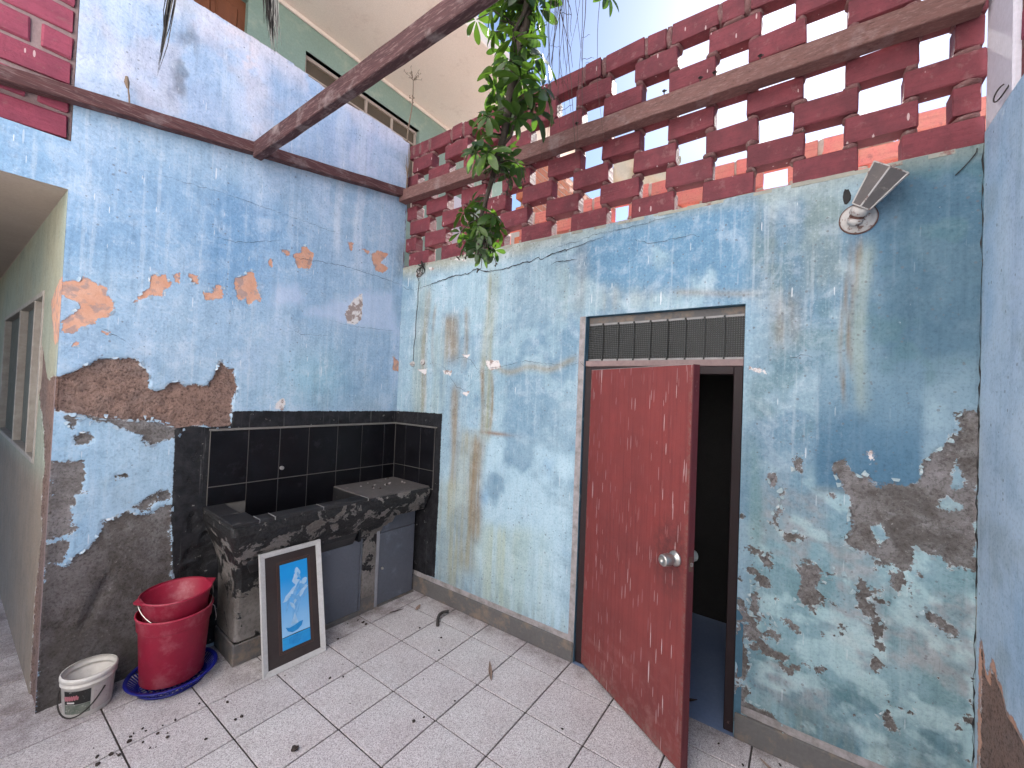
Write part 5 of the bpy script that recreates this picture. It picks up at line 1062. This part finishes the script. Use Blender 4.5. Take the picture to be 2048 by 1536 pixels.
# ------------------------------------------------------------------ buckets, basket, pail
def bucket(name, label, c, prof_o, n=48, tilt=(0, 0), mat=M_RED, group=None):
    t = thing(name, label, 'bucket', c, 0, group); t.rotation_euler = (tilt[0], tilt[1], 0)
    th = 0.0035; inner = [(r-th, max(z, 0.004)) for r, z in prof_o[::-1]]
    pr_ = [(0.0, 0.0)]+prof_o+inner[:-1]+[(inner[-1][0], 0.006), (0.0, 0.006)]
    MB().lathe(pr_, n).build('body', mat, t, smooth=True)
    return t
prof1 = [(0.138, 0.0), (0.142, 0.004), (0.158, 0.285), (0.1605, 0.288), (0.166, 0.294), (0.169, 0.350), (0.172, 0.354), (0.1745, 0.358), (0.1745, 0.365), (0.171, 0.367)]
bk1 = bucket('red_bucket', 'large red plastic bucket standing in the blue basket', (-1.556, -0.098, 0.034), prof1)
MB().tube([(0.172, 0.0, 0.318), (0.186, -0.01, 0.30), (0.180, -0.06, 0.255), (0.168, -0.08, 0.248)], 0.002, 6).build('handle', M_STEEL, bk1)
prof2 = [(0.125, 0.0), (0.128, 0.004), (0.154, 0.262), (0.158, 0.266), (0.1635, 0.269), (0.1645, 0.276), (0.161, 0.279)]
bk2 = bucket('red_bucket', 'red pouring bucket nested inside the larger red bucket', (-1.552, -0.095, 0.215), prof2, tilt=(R(0.5), R(-0.8)))
# spouts left and right
for s in (-1, 1):
    MB().add([(s*0.150, -0.05, 0.262), (s*0.184, 0.0, 0.268), (s*0.150, 0.05, 0.262), (s*0.150, -0.055, 0.277), (s*0.188, 0.0, 0.280), (s*0.150, 0.055, 0.277)], [(0, 1, 4, 3), (1, 2, 5, 4), (3, 4, 5), (0, 2, 1)]).build('spout', M_RED, bk2)
hp = []
for k in range(21):
    t = math.pi*k/20; hp.append((-0.168*math.cos(t), -0.185*math.sin(t)*0.86, 0.262-0.125*math.sin(t)))
MB().tube(hp, 0.0022, 6).build('handle', M_STEEL, bk2)
MB().lathe([(0.128, 0.185), (0.1275, 0.185), (0.148, 0.277), (0.153, 0.277)], 48).v
bs = thing('plastic_basket', 'shallow blue plastic basket under the red buckets', 'basket', (-1.560, -0.115, 0.001))
MB().lathe([(0.185, 0.052), (0.203, 0.056), (0.205, 0.060), (0.203, 0.063), (0.185, 0.060)], 56, closed=True).build('rim', M_BLUEP, bs, smooth=True)
ribs = MB()
for k in range(64):
    t = 2*math.pi*k/64; c_, s_ = math.cos(t), math.sin(t)
    ribs.bar((0.145*c_, 0.145*s_, 0.006), (0.190*c_, 0.190*s_, 0.056), 0.006, 0.003, (c_, s_, 0.2))
ribs.build('side_ribs', M_BLUEP, bs)
MB().lathe([(0.140, 0.0), (0.155, 0.002), (0.158, 0.014), (0.154, 0.014), (0.150, 0.006), (0.140, 0.005)], 56, closed=True).build('base_ring', M_BLUEP, bs, smooth=True)
fg = MB()
for k in range(-6, 7):
    h = math.sqrt(max(0.0, 0.142**2-(k*0.022)**2)); fg.box(k*0.022-0.003, k*0.022+0.003, -h, h, 0.001, 0.005); fg.box(-h, h, k*0.022-0.003, k*0.022+0.003, 0.002, 0.0055)
fg.build('base_grid', M_BLUEP, bs)

pl = bucket('white_pail', 'small grimy white plastic pail with a worn dark label on the left', (-1.878, -0.018, 0.001), [(0.086, 0.0), (0.089, 0.004), (0.098, 0.150), (0.104, 0.153), (0.104, 0.160), (0.1005, 0.163), (0.1005, 0.172), (0.1065, 0.176), (0.1065, 0.190), (0.104, 0.196), (0.101, 0.197)], mat=M_PAIL)
CA = math.atan2(-2.94, -0.52)      # direction from the pail to the viewer
def lab(nm, a0, a1, z0, z1, mat, off=0.0007, n=14, parent=None):
    mb = MB(); rr = lambda z: 0.089+(0.098-0.089)*(z-0.004)/0.146+off
    vs = []
    for i in range(n+1):
        t = a0+(a1-a0)*i/n
        for z in (z0, z1): vs.append((rr(z)*math.cos(t), rr(z)*math.sin(t), z))
    mb.add(vs, [(2*i, 2*i+2, 2*i+3, 2*i+1) for i in range(n)])
    return mb.build(nm, mat, parent or pl)
M_LBLK = surf('worn_black_label', (0.012, 0.012, 0.012, 1), (0.03, 0.03, 0.03, 1), 30, 0.5, 0.1, 60, (0.30, 0.29, 0.28, 1), (0.62, 0.68))
M_LPNK = surf('faded_pink_lettering', (0.40, 0.13, 0.17, 1), (0.45, 0.2, 0.22, 1), 50, 0.5)
M_LGRN = surf('faded_green_label', (0.09, 0.11, 0.09, 1), (0.22, 0.24, 0.21, 1), 40, 0.5, 0.1, 60, (0.35, 0.34, 0.32, 1), (0.58, 0.62))
M_LGRY = surf('faint_label_panel', (0.48, 0.43, 0.42, 1), (0.42, 0.37, 0.37, 1), 40, 0.5, 0.1, 60, (0.30, 0.25, 0.25, 1), (0.6, 0.68))
lab('label_top', CA-1.02, CA+0.10, 0.072, 0.138, M_LBLK)
lab('label_bottom', CA-1.02, CA+0.10, 0.024, 0.071, M_LGRN)
lab('label_side', CA+0.20, CA+1.05, 0.024, 0.138, M_LGRY)
lab('label_white_bar', CA-0.86, CA-0.52, 0.078, 0.086, M_PAIL, 0.0014)
sq = MB(); rr_ = 0.0975   # illegible looping pink script across the label
sp_ = []
for k in range(70):
    t = k/69; a = CA-0.98+0.62*t; z = 0.102+0.010*math.sin(t*38)+0.006*t; sp_.append((rr_*math.cos(a)*0.99, rr_*math.sin(a)*0.99, z))
sq.tube(sp_, 0.0028, 5).build('label_script', M_LPNK, pl)
hd = []
for k in range(25):
    t = math.pi*k/24; a = CA+0.62-2.2*k/24
    hd.append(((0.101+0.020*math.sin(t))*math.cos(a), (0.101+0.020*math.sin(t))*math.sin(a), 0.120-0.092*math.sin(t)**1.2))
MB().tube(hd, 0.0034, 7).build('handle', M_DARK, pl, smooth=True)
bm = bmesh.new(); bmesh.ops.create_icosphere(bm, subdivisions=3, radius=0.042)
for v in bm.verts:
    v.co *= 1+0.3*(fbm(np.array([v.co.x*30+5]), np.array([v.co.y*30+v.co.z*20]), 3, 3)[0]-0.5); v.co.z *= 0.6
me = bpy.data.meshes.new('stone'); bm.to_mesh(me); bm.free()
tag(link('stone', me, M_GRNST, None, (-1.893, 0.0, 0.095), (0.3, 0.5, 0.2), True), 'mossy greenish lump lying inside the white pail', 'stone')

# ------------------------------------------------------------------ bits on the floor
hz = []
for k in range(18):
    t = k/17; hz.append((-0.262+0.10*math.sin(t*1.55)+0.06*t**3, -0.875+0.16*t-0.11*t**3, 0.013+0.006*math.sin(t*math.pi)+0.014*t))
hs = MB().tube(hz, 0.0115, 12).build('hose_piece', M_HOSE, smooth=True); tag(hs, 'short curved offcut of dark hose lying by the skirting', 'hose')
def crumb(s, seed):
    r = random.Random(seed); bm = bmesh.new(); bmesh.ops.create_icosphere(bm, subdivisions=2, radius=s)
    for v in bm.verts: v.co *= r.uniform(0.65, 1.25); v.co.z *= 0.6
    me = bpy.data.meshes.new('dirt_crumb'); bm.to_mesh(me); bm.free(); me.materials.append(M_DIRT); return me
cms = [crumb(0.009, k) for k in range(4)]
spots = [(-1.815+random.gauss(0, .07), -0.50+random.gauss(0, .06)) for _ in range(16)]+[(random.uniform(-1.75, -1.3), random.uniform(-.75, -.3)) for _ in range(10)]+[(random.uniform(-1.2, -0.3), random.uniform(-1.5, -0.45)) for _ in range(18)]+[(-0.55+random.gauss(0, .05), -0.42+random.gauss(0, .03)) for _ in range(6)]+[(-0.10, -2.65), (-0.16, -2.76), (-0.05, -2.9), (-0.5, -2.0)]
for x, y in spots:
    o = link('dirt_crumb', random.choice(cms), None, None, (x, y, 0.004), (0, 0, random.uniform(0, 6))); s = random.uniform(0.35, 1.15); o.scale = (s, s*random.uniform(.6, 1), s)
    tag(o, 'one of the small dark dirt crumbs scattered over the floor tiles', 'dirt crumb', 'dirt crumbs on the tiles')
tag(link('dirt_clod', crumb(0.017, 77), None, None, (-1.369, -1.084, 0.008)), 'biggest dark dirt clod, alone on a tile near the bottom edge', 'dirt clod')
def leaf_bit(label, x, y, ln, wd, rz, mat, name='dry_leaf'):
    vs = []; n = 8
    for i in range(n+1):
        t = i/n; ww = wd*math.sin(math.pi*min(1, t*0.93+0.05))**0.8
        for s in (-1, 0, 1): vs.append(((t-0.5)*ln, s*ww/2, 0.004+0.010*t*t+0.004*abs(s)))
    fs = [(i*3+j, i*3+j+1, i*3+4+j, i*3+3+j) for i in range(n) for j in range(2)]
    o = MB().add(vs, fs).build(name, mat); md = o.modifiers.new('thick', 'SOLIDIFY'); md.thickness = 0.001
    o.location = (x, y, 0.002); o.rotation_euler = (0, 0, rz); tag(o, label, 'leaf'); return o
leaf_bit('pale dry leaf sliver lying alone in the middle of the floor', -0.40, -1.46, 0.155, 0.022, R(42), M_DEADL)
leaf_bit('dark dry leaf on the bluish floor just inside the doorway', 0.10, -2.46, 0.11, 0.026, R(-60), M_DIRT)
leaf_bit('small brown leaf on the tile right of the doorway', -0.11, -2.86, 0.09, 0.014, R(60), M_DEADL)
leaf_bit('crumpled leaf near the foot of the cupboard corner', -0.185, -0.585, 0.07, 0.028, R(20), M_DEADL)
leaf_bit('thin twig-like leaf by the foot of the cupboards', -0.32, -0.50, 0.10, 0.008, R(-30), M_DIRT)

# ------------------------------------------------------------------ hanging umbrella plant
def leaflet(ln, wd, droop, fold):
    rows = [(0.0, 0.10), (0.18, 0.45), (0.40, 0.82), (0.62, 1.0), (0.80, 0.86), (0.93, 0.5), (1.0, 0.06)]
    vs = []
    for t, k in rows:
        z = -droop*t*t*ln
        for s in (-1, 0, 1): vs.append((0.12*ln+t*ln, s*wd*k/2, z+abs(s)*fold*wd*k))
    return vs, [(i*3+j, i*3+j+1, i*3+4+j, i*3+3+j) for i in range(len(rows)-1) for j in range(2)]
def palmate(seed, n=8):
    r = random.Random(seed); mb = MB()
    for k in range(n):
        a = 2*math.pi*k/n+r.uniform(-.12, .12); ln = r.uniform(0.078, 0.108)
        vs, fs = leaflet(ln, ln*r.uniform(.36, .44), r.uniform(.15, .5), r.uniform(.05, .16))
        tl = r.uniform(-0.35, 0.12); c, s, ct, st = math.cos(a), math.sin(a), math.cos(tl), math.sin(tl)
        q = []
        for x, y, z in vs:
            x, z = x*ct-z*st, x*st+z*ct; q.append((x*c-y*s, x*s+y*c, z))
        mb.add(q, fs)
    return mb.mesh('leaf')
PLM = [palmate(s, n) for s, n in enumerate((8, 7, 9, 8, 6))]
for q in PLM: q.materials.append(M_LEAF); q.shade_smooth()
vine = thing('umbrella_plant', 'leafy green umbrella plant branch hanging down in front of the brick lattice', 'plant', (-0.62, -1.74, 3.95))
VO = Vector(vine.location)
stem_pts = [Vector(p)-VO for p in ((-0.61, -1.76, 4.15), (-0.617, -1.744, 3.942), (-0.634, -1.715, 3.78), (-0.65, -1.687, 3.592), (-0.666, -1.658, 3.403), (-0.677, -1.636, 3.215), (-0.686, -1.617, 3.054), (-0.704, -1.586, 2.892), (-0.724, -1.553, 2.73), (-0.742, -1.523, 2.595), (-0.748, -1.509, 2.50))]
sm = MB(); sm.tube(stem_pts, [0.034, 0.032, 0.030, 0.030, 0.027, 0.024, 0.020, 0.015, 0.012, 0.009, 0.005], 9)
p2 = [p+Vector((0.045*math.sin(i*1.3+1), 0.04*math.cos(i*1.7), 0)) for i, p in enumerate(stem_pts[:8])]
sm.tube(p2, [0.012]*4+[0.010, 0.009, 0.008, 0.006], 7)
LEAFC=[(-0.799,-1.62,3.53,1),(-0.707,-1.587,3.744,1),(-0.754,-1.614,3.627,1),(-0.695,-1.56,3.421,1),(-0.693,-1.548,3.343,1),(-0.793,-1.716,3.341,1),(-0.707,-1.862,3.202,1),(-0.513,-1.682,3.264,1),(-0.798,-1.595,3.101,1),(-0.823,-1.568,2.968,1),(-0.644,-1.407,3.192,1),(-0.625,-1.732,3.417,1),(-0.579,-1.606,3.743,1),(-0.65,-1.703,3.701,1),(-0.652,-1.613,3.785,1),(-0.656,-1.856,3.189,1),(-0.568,-1.725,3.51,1),(-0.626,-1.518,3.609,1),(-0.616,-1.712,3.315,1),(-0.641,-1.558,3.338,1),(-0.604,-1.646,3.269,1),(-0.786,-1.731,3.454,1),(-0.735,-1.43,3.739,1),(-0.59,-1.724,3.676,1),(-0.692,-1.734,3.495,1),(-0.766,-1.771,3.248,1),(-0.624,-1.511,3.302,1),(-0.591,-1.78,3.469,1),(-0.643,-1.581,3.758,1),(-0.508,-1.685,3.852,1),(-0.588,-1.652,3.483,1),(-0.583,-1.538,3.293,1),(-0.677,-1.69,3.125,1),(-0.687,-1.451,3.078,1),(-0.725,-1.587,2.898,1),(-0.547,-1.567,2.917,1),(-0.578,-1.558,2.995,1),(-0.742,-1.753,2.836,1),(-0.82,-1.624,2.891,1),(-0.769,-1.65,2.838,1),(-0.659,-1.388,2.757,0.72),(-0.809,-1.464,2.621,0.72),(-0.728,-1.474,2.645,0.72),(-0.753,-1.618,2.599,0.72),(-0.684,-1.599,2.56,0.72),(-0.774,-1.539,2.551,0.72),(-0.76,-1.576,2.512,0.72),(-0.78,-1.421,2.535,0.72),(-0.736,-1.482,2.512,0.72),(-0.607,-1.486,2.532,0.72),(-0.648,-1.55,2.458,0.72),(-0.627,-1.443,2.449,0.72),(-0.689,-1.398,2.516,0.72),(-0.604,-1.448,2.664,0.72),(-0.647,-1.575,2.993,1),(-0.848,-1.57,2.893,1),(-0.636,-1.469,2.503,0.72),(-0.667,-1.373,2.612,0.72),(-0.604,-1.494,2.609,0.72),(-0.725,-1.503,2.458,0.72),(-0.678,-1.54,3.908,1),(-0.726,-1.745,3.768,1),(-0.51,-1.712,3.912,1),(-0.663,-1.635,3.826,1),(-0.8,-1.597,3.655,1),(-0.523,-2.109,3.693,1)]
r = random.Random(11); tocam = Vector((-2.4, -2.956, 1.682))
for (x, y, z, s) in LEAFC:
    P = Vector((x, y, z)); best = min(stem_pts, key=lambda q: (q+VO-P).length+abs((q+VO).z-P.z-0.05))
    q = best+VO; out = (P-q); out.z = 0
    nrm = (out.normalized()*0.55 if out.length > 1e-3 else Vector()) + Vector((r.uniform(-.5, .5), r.uniform(-.5, .5), r.uniform(0.25, 0.9))) + (tocam-P).normalized()*r.uniform(-0.55, 0.35)
    e = nrm.to_track_quat('Z', 'Y').to_euler(); 
    o = link('leaf', r.choice(PLM), None, vine, P-VO); qm = nrm.to_track_quat('Z', 'Y').to_matrix() @ Matrix.Rotation(r.uniform(0, 6.28), 3, 'Z'); o.rotation_euler = qm.to_euler()
    k = s*r.uniform(0.8, 1.38); o.scale = (k, k, k)
    mid = (P+q)/2-VO+Vector((0, 0, 0.02)); sm.tube([best, mid, P-VO], [0.005, 0.0035, 0.0025], 5)
sm.build('stem', M_STEM, vine, smooth=True)
# withered hanging bits and berries beside it
br_ = MB()
for k in range(26):
    P = Vector(LEAFC[33+r.randrange(20)][:3])-VO
    pts = [P]
    for i in range(4): pts.append(pts[-1]+Vector((r.uniform(-.02, .02), r.uniform(-.02, .02), r.uniform(-.035, -.008))))
    br_.tube(pts, 0.0018, 5)
    for i in range(3):
        c = pts[-1]+Vector((r.uniform(-.012, .012), r.uniform(-.012, .012), r.uniform(-.01, .01))); br_.tube([c, c+Vector((0, 0, .006)), c+Vector((0, 0, .011))], [0.002, 0.005, 0.002], 5)
o = br_.build('dry_berry_sprays', M_STEM, vine); o['kind'] = 'stuff'

# dangling dry roots
rt = thing('hanging_roots', 'thin dry roots dangling against the sky beside the leafy branch', 'roots', (-0.44, -1.82, 3.95))
RO = Vector(rt.location); r = random.Random(5)
ROOT=[((-0.545,-1.796,3.879),0.76,0.02,0.0028),((-0.515,-1.858,3.871),0.92,0.036,0.0026),((-0.332,-1.821,4.045),0.64,-0.001,0.0016),((-0.375,-1.91,3.959),0.7,0.035,0.0027),((-0.443,-1.918,3.899),0.51,0.014,0.0015),((-0.542,-1.757,3.903),0.46,0.007,0.0015),((-0.468,-1.813,3.935),0.79,-0.009,0.0018),((-0.415,-1.776,3.999),0.38,-0.02,0.0026),((-0.458,-1.853,3.921),0.29,0.053,0.0022),((-0.373,-1.891,3.972),0.91,0.014,0.002),((-0.448,-1.783,3.968),0.54,0.038,0.0015),((-0.502,-1.812,3.907),0.93,-0.008,0.0018),((-0.395,-2.013,3.887),0.87,0.052,0.0017),((-0.455,-1.799,3.954),0.86,0.034,0.0023),((-0.475,-1.824,3.923),0.77,-0.003,0.0017),((-0.392,-1.738,4.04),0.77,0.044,0.0019),((-0.484,-1.779,3.94),0.63,0.005,0.0019),((-0.439,-1.817,3.957),0.28,0.042,0.0027),((-0.549,-1.753,3.899),0.78,0.032,0.0016),((-0.407,-1.78,4.004),0.78,0.049,0.002),((-0.405,-1.755,4.02),0.49,0.055,0.0027),((-0.51,-1.803,3.905),0.55,0.029,0.0014)]
for P0, zlen, dr_, w_ in ROOT:
    p = Vector(P0)-RO; pts = [p.copy()]; n = 16; dx, dy = r.uniform(-.006, .006), r.uniform(-.006, .006)
    for i in range(n):
        dx = 0.8*dx+r.uniform(-.006, .006)+dr_*0.02/1; dy = 0.8*dy+r.uniform(-.006, .006)-dr_*0.02
        p = p+Vector((dx*0.6, dy*0.6, -zlen/n)); pts.append(p.copy())
    MB().tube(pts, [w_*(1-0.6*i/n) for i in range(n+1)], 5).build('root', M_ROOT, rt)
    if r.random() < 0.7:
        k = r.randrange(4, 12); q = pts[k]; a = r.uniform(0, 6.28); side = []
        for i in range(6): side.append(q+Vector((math.cos(a)*0.018*i, math.sin(a)*0.018*i, -0.010*i+0.004*math.sin(i*2))))
        MB().tube(side, w_*0.5, 5).build('root', M_ROOT, rt)

# dead palm fronds hanging at the upper left
def frond(label, top, tip, n, spread, rad, seed, taper=True):
    r = random.Random(seed); top, tip = Vector(top), Vector(tip); t = thing('dead_frond', label, 'dead frond', top)
    for k in range(n):
        f = r.uniform(0.55, 1.0); a = Vector((r.gauss(0, spread), r.gauss(0, spread), r.uniform(0, .03))); b = Vector((r.gauss(0, spread*0.9), r.gauss(0, spread*0.9), 0))
        d = (tip-top)*f; pts = [a, a*0.9+d*0.4+b*0.6, a*0.7+d*0.75+b*0.8, d+b*(0.2 if taper else 1.1)+a*(0.0 if taper else 0.6)]
        MB().tube(pts, [rad, rad*0.9, rad*0.6, rad*0.15], 5).build('strand', M_FROND, t)
frond('long thin black dead frond tapering to a point, left of the other', (-1.885, -0.806, 3.40), (-1.916, -0.746, 2.921), 26, 0.008, 0.0026, 1)
frond('thicker ragged black dead frond hanging right of the thin one', (-1.668, -1.11, 3.40), (-1.642, -1.136, 3.035), 60, 0.012, 0.0026, 2, False)

# dry weeds
def weed(label, base, h, seed, head=True, lean=(0.0, 0.0)):
    r = random.Random(seed); t = thing('dry_weed', label, 'weed', base); pts = []
    for i in range(11):
        k = i/10; pts.append(Vector((lean[0]*k+0.006*math.sin(k*7+seed), lean[1]*k+0.006*math.cos(k*5), h*k)))
    mb = MB(); mb.tube(pts, [0.007*(1-0.65*i/10)+0.0012 for i in range(11)], 6); mb.build('stalk', M_WEED, t)
    if head:
        sd_ = MB()
        for k in range(26):
            b = pts[-1 if k % 5 else 7]; a = r.uniform(0, 6.28); ln = r.uniform(.02, .085) if k % 5 else r.uniform(.02, .04); e = b+Vector((math.cos(a)*ln, math.sin(a)*ln, r.uniform(0.0, .09) if k % 5 else r.uniform(-.01, .02)))
            sd_.tube([b, (b+e)/2+Vector((0, 0, .006)), e], 0.0014, 4)
            for j in range(3):
                c = e+Vector((r.uniform(-.008, .008), r.uniform(-.008, .008), r.uniform(-.008, .008))); sd_.tube([c, c+Vector((0, 0, .004)), c+Vector((0, 0, .008))], [0.001, 0.0035, 0.001], 4)
        o = sd_.build('seed_head', M_WEED, t); o['kind'] = 'stuff'
    return t
weed('tall dry weed stalk growing out of the wall corner against the soffit', (-0.005, 0.015, 3.86), 0.62, 3, True, (0.03, -0.01))
for k in range(5):
    b = (-0.015-0.01*k, -0.01-0.012*k, 3.42); rr = random.Random(k+30)
    MBt = MB().tube([(0, 0, 0), (rr.uniform(-.01, .02), rr.uniform(-.02, .01), .12), (rr.uniform(-.02, .03), rr.uniform(-.03, .02), rr.uniform(.2, .46))], [0.005, 0.004, 0.002], 5)
    tag(MBt.build('dry_stalk', M_WEED, loc=b), 'one of the bunched dry stalks in the corner where the two beams meet', 'weed', 'dry stalks in the beam corner')
tag(MB().tube([(0, 0, 0), (-0.004, 0, .05), (-0.012, 0, .105)], [0.004, 0.004, 0.003], 6).tube([(-0.011, 0, .09), (-0.016, 0, .12), (-0.018, 0.0, .15)], [0.006, 0.012, 0.006], 6).build('dry_stalk', M_WEED, loc=pa(-1.845, 0.05, 3.14)), 'dried bud on a stalk standing on the left timber beam', 'weed')

# ------------------------------------------------------------------ two-storey house behind the left wall
hs_ = thing('house', 'pale green upper storey with a wide pinkish soffit behind the blue parapet', 'house', (0, 1.28, 2.9))
HO = np.array((0, 1.28, 2.9))
wl = MB(); W = [(-0.323, 1.20)]
for a, b, c, d in ((-6, -1.36, -0.05, 5.4-2.9), (-1.36, -0.86, 5.18-2.9, 5.4-2.9), (-0.86, -0.323, -0.05, 2.5), (-0.323, 1.20, -0.05, 1.05), (-0.323, 1.20, 5.093-2.9, 2.5), (1.20, 3.2, -0.9, 2.5)):
    wl.box(a, b, 0.0, 0.18, c, d)
wl.build('wall', M_GREENW, hs_)
MB().box(-6, 3.4, -1.355, 0.3, 2.505, 2.72).build('eaves_slab', M_SOFFIT, hs_, 0.01)
MB().box(-6, 3.18, -0.030, -0.002, 2.462, 2.502).build('cornice', M_SOFFIT, hs_, 0.006)
MB().box(-6, 3.2, 0.0, 6, 2.73, 3.0).build('upper_slab', M_WHITEH, hs_)
MB().box(-6, 1.3, -1.10, -0.005, -0.25, -0.05).build('balcony_floor', M_ROOF, hs_)
wd = MB().box(-0.32, 1.195, 0.07, 0.085, 1.05, 2.19).build('window', M_WPANE, hs_)
for a in (-0.318, 0.062, 0.416, 0.787, 1.165):
    MB().box(a, a+0.028, 0.045, 0.075, 1.05, 2.188).build('mullion', M_WCREAM, wd, 0.002)
MB().box(-0.32, 1.195, 0.046, 0.074, 2.155, 2.189).build('head_rail', M_WCREAM, wd, 0.002)
MB().box(-0.32, 1.195, 0.05, 0.07, 1.995, 2.012).build('glazing_bar', M_WCREAM, wd, 0.002)
MB().box(-0.323, 1.2, -0.001, 0.07, 2.193, 2.20).build('lintel_face', M_GREENW, wd)
hd_ = MB().box(-1.36, -0.86, 0.06, 0.10, -0.04, 2.28).build('house_door', M_HDOOR, hs_)
for a, b in ((-1.30, -1.13), (-1.09, -0.92)):
    for c, d in ((1.45, 2.18), (0.6, 1.35)):
        MB().box(a, b, 0.045, 0.065, c, d).build('door_panel', M_HDOOR, hd_, 0.012)
# white columns and a blue post on the far side of the house
MB().box(0.86, 1.00, -1.02, -0.90, -0.2, 0.95).build('column', M_WHITEH, hs_, 0.01)
MB().box(1.005, 1.035, -1.0, -0.92, -0.2, 0.95).build('blue_post', M_BLUEH, hs_)
nb = thing('house', 'white neighbouring house with a blue band glimpsed through the lattice', 'house', (2.6, 1.25, 0))
MB().box(0, 5, -0.75, 3, 0, 4.42).build('wall', M_WHITEH, nb); MB().box(-0.01, 5, -0.765, -0.75, 4.12, 4.34).build('blue_band', M_BLUEH, nb); MB().box(0.35, 0.7, -0.77, -0.751, 3.1, 4.0).build('pilaster', M_WHITEH, nb)
ob = thing('house', 'raw orange brick house wall glimpsed through the lattice', 'house', (2.15, 0.12, 2.75))
bb = [brick_mesh(0.24, 0.12, 0.088, 70+s, 0.003, 0.002) for s in range(3)]
for q in bb: q.materials.append(M_BRICKO)
MB().box(0, 3.2, 0.02, 0.14, 0, 2.35).build('mortar_bed', M_MORTARO, ob)
for row in range(23):
    x = 0.12-(0.125 if row % 2 else 0)
    while x < 3.1:
        link('brick', random.choice(bb), None, ob, (x+0.005, 0.075, 0.05+row*0.101), (0, 0, random.uniform(-.01, .01))); x += 0.252
# cream tarpaulin
tm = MB(); nx, ny = 16, 8; vs = []
for j in range(ny+1):
    for i in range(nx+1):
        vs.append((i*0.055, j*0.045, 0.12*math.sin(i*0.7)*math.sin(j*0.9+0.5)+0.05*math.sin(i*1.9+j)-j*0.045))
tm.add(vs, [(j*(nx+1)+i, j*(nx+1)+i+1, (j+1)*(nx+1)+i+1, (j+1)*(nx+1)+i) for j in range(ny) for i in range(nx)])
tp = tm.build('tarpaulin', M_TARP, smooth=True, loc=(2.9, -0.75, 5.02), rot=(R(-35), 0, R(-60))); md = tp.modifiers.new('thick', 'SOLIDIFY'); md.thickness = 0.004
tag(tp, 'crumpled cream tarpaulin on a far roof seen through the lattice', 'tarpaulin')

# ------------------------------------------------------------------ passage at the far left
def fn_P(P):
    y, z = P[:, 0], P[:, 1]
    c = np.tile(lin(170, 168, 148), (len(P), 1))*0.9
    c = blend(c, sstep(0.45, 0.65, fbm(y*2, z*1.6, 18, 4))*0.5, lin(150, 160, 148))
    c = blend(c, sstep(0.22, 0.10, y)*0.5, lin(160, 172, 166))
    c = blend(c, sstep(1.25, 1.0, z)*0.8, lin(146, 124, 110))
    one = np.full(len(P), 0.2); br = np.maximum(sdf(P, [[(0.85, 1.94), (0.59, 1.81), (0.376, 1.646), (0.19, 1.674), (-0.3, 1.626), (-0.3, -0.2), (0.30, -0.2), (0.34, 0.5), (0.26, 0.87), (0.337, 1.01), (0.30, 1.19), (0.404, 1.375), (0.621, 1.527), (0.807, 1.759)]]), -9); orr = sdf(P, P_ORANGE)
    d = dict(base=c, m_orange=orr, m_brown=br, m_grey=one*1, m_white=one*1, m_violet=one*1, m_black=one*1, m_strip=one*1, drip=one*0.6)
    d['depth'] = 0.008*sstep(0.004, -0.012, br); return d
xw = ULEFT*EA[0]; yw0 = -ULEFT*math.sin(KA)
pw = thing('passage_wall', 'pale green flaking wall with a window in the dim passage at the left edge', 'wall')
plane_wall('plaster', M_PL, lines(yw0-0.001, 4.2, 0.02, 0.66, 2.9), lines(0, ZL, 0.02, 1.16, 2.16), lambda u, v: (u > 0.66) & (u < 2.9) & (v > 1.16) & (v < 2.16), fn_P,
           lambda P, d: np.stack([xw+d+0.0*P[:, 0], P[:, 0], P[:, 1]], 1), pw)
MB().box(xw+0.035, xw+0.15, 0.69, 2.87, 1.17, 2.15).build('window_pane', M_PWIN, pw)
for a, b, c, d in ((0.655, 0.690, 1.155, 2.165), (2.87, 2.905, 1.155, 2.165), (1.0, 1.022, 1.18, 2.14), (1.75, 1.772, 1.18, 2.14)):
    MB().box(xw-0.006, xw+0.05, a, b, c, d).build('window_frame', M_PFRAME, pw, 0.004)
for c, d in ((1.155, 1.185), (2.135, 2.165)): MB().box(xw-0.008, xw+0.05, 0.691, 2.869, c, d).build('window_rail', M_PFRAME, pw, 0.004)
struct(MB().hexa([pa(-3.3, -0.02, ZL+0.0015), pa(ULEFT+0.03, -0.02, ZL+0.0015), pa(ULEFT+0.03, -4.2, ZL+0.0015), pa(-3.3, -4.2, ZL+0.0015), pa(-3.3, -0.02, ZL+0.1), pa(ULEFT+0.03, -0.02, ZL+0.1), pa(ULEFT+0.03, -4.2, ZL+0.1), pa(-3.3, -4.2, ZL+0.1)]).build('passage_ceiling', M_CEIL))
struct(MB().box(-3.4, xw+0.02, 4.2, 4.3, -0.05, 2.7).build('passage_end_wall', M_CEIL))
# unseen wall added behind the camera to bounce sunlight into the courtyard
struct(MB().box(-3.5, -3.3, -3.7, 0.25, 0, 7.2).build('bounce_wall', M_OFFWHITE))
struct(MB().box(-3.3, 0.12, -3.9, YC-0.161, 0, 4.4).build('right_neighbour_wall', M_OFFWHITE))
print('objects', len(bpy.data.objects), 'tris', sum(len(o.data.polygons) for o in bpy.data.objects if o.type == 'MESH'))
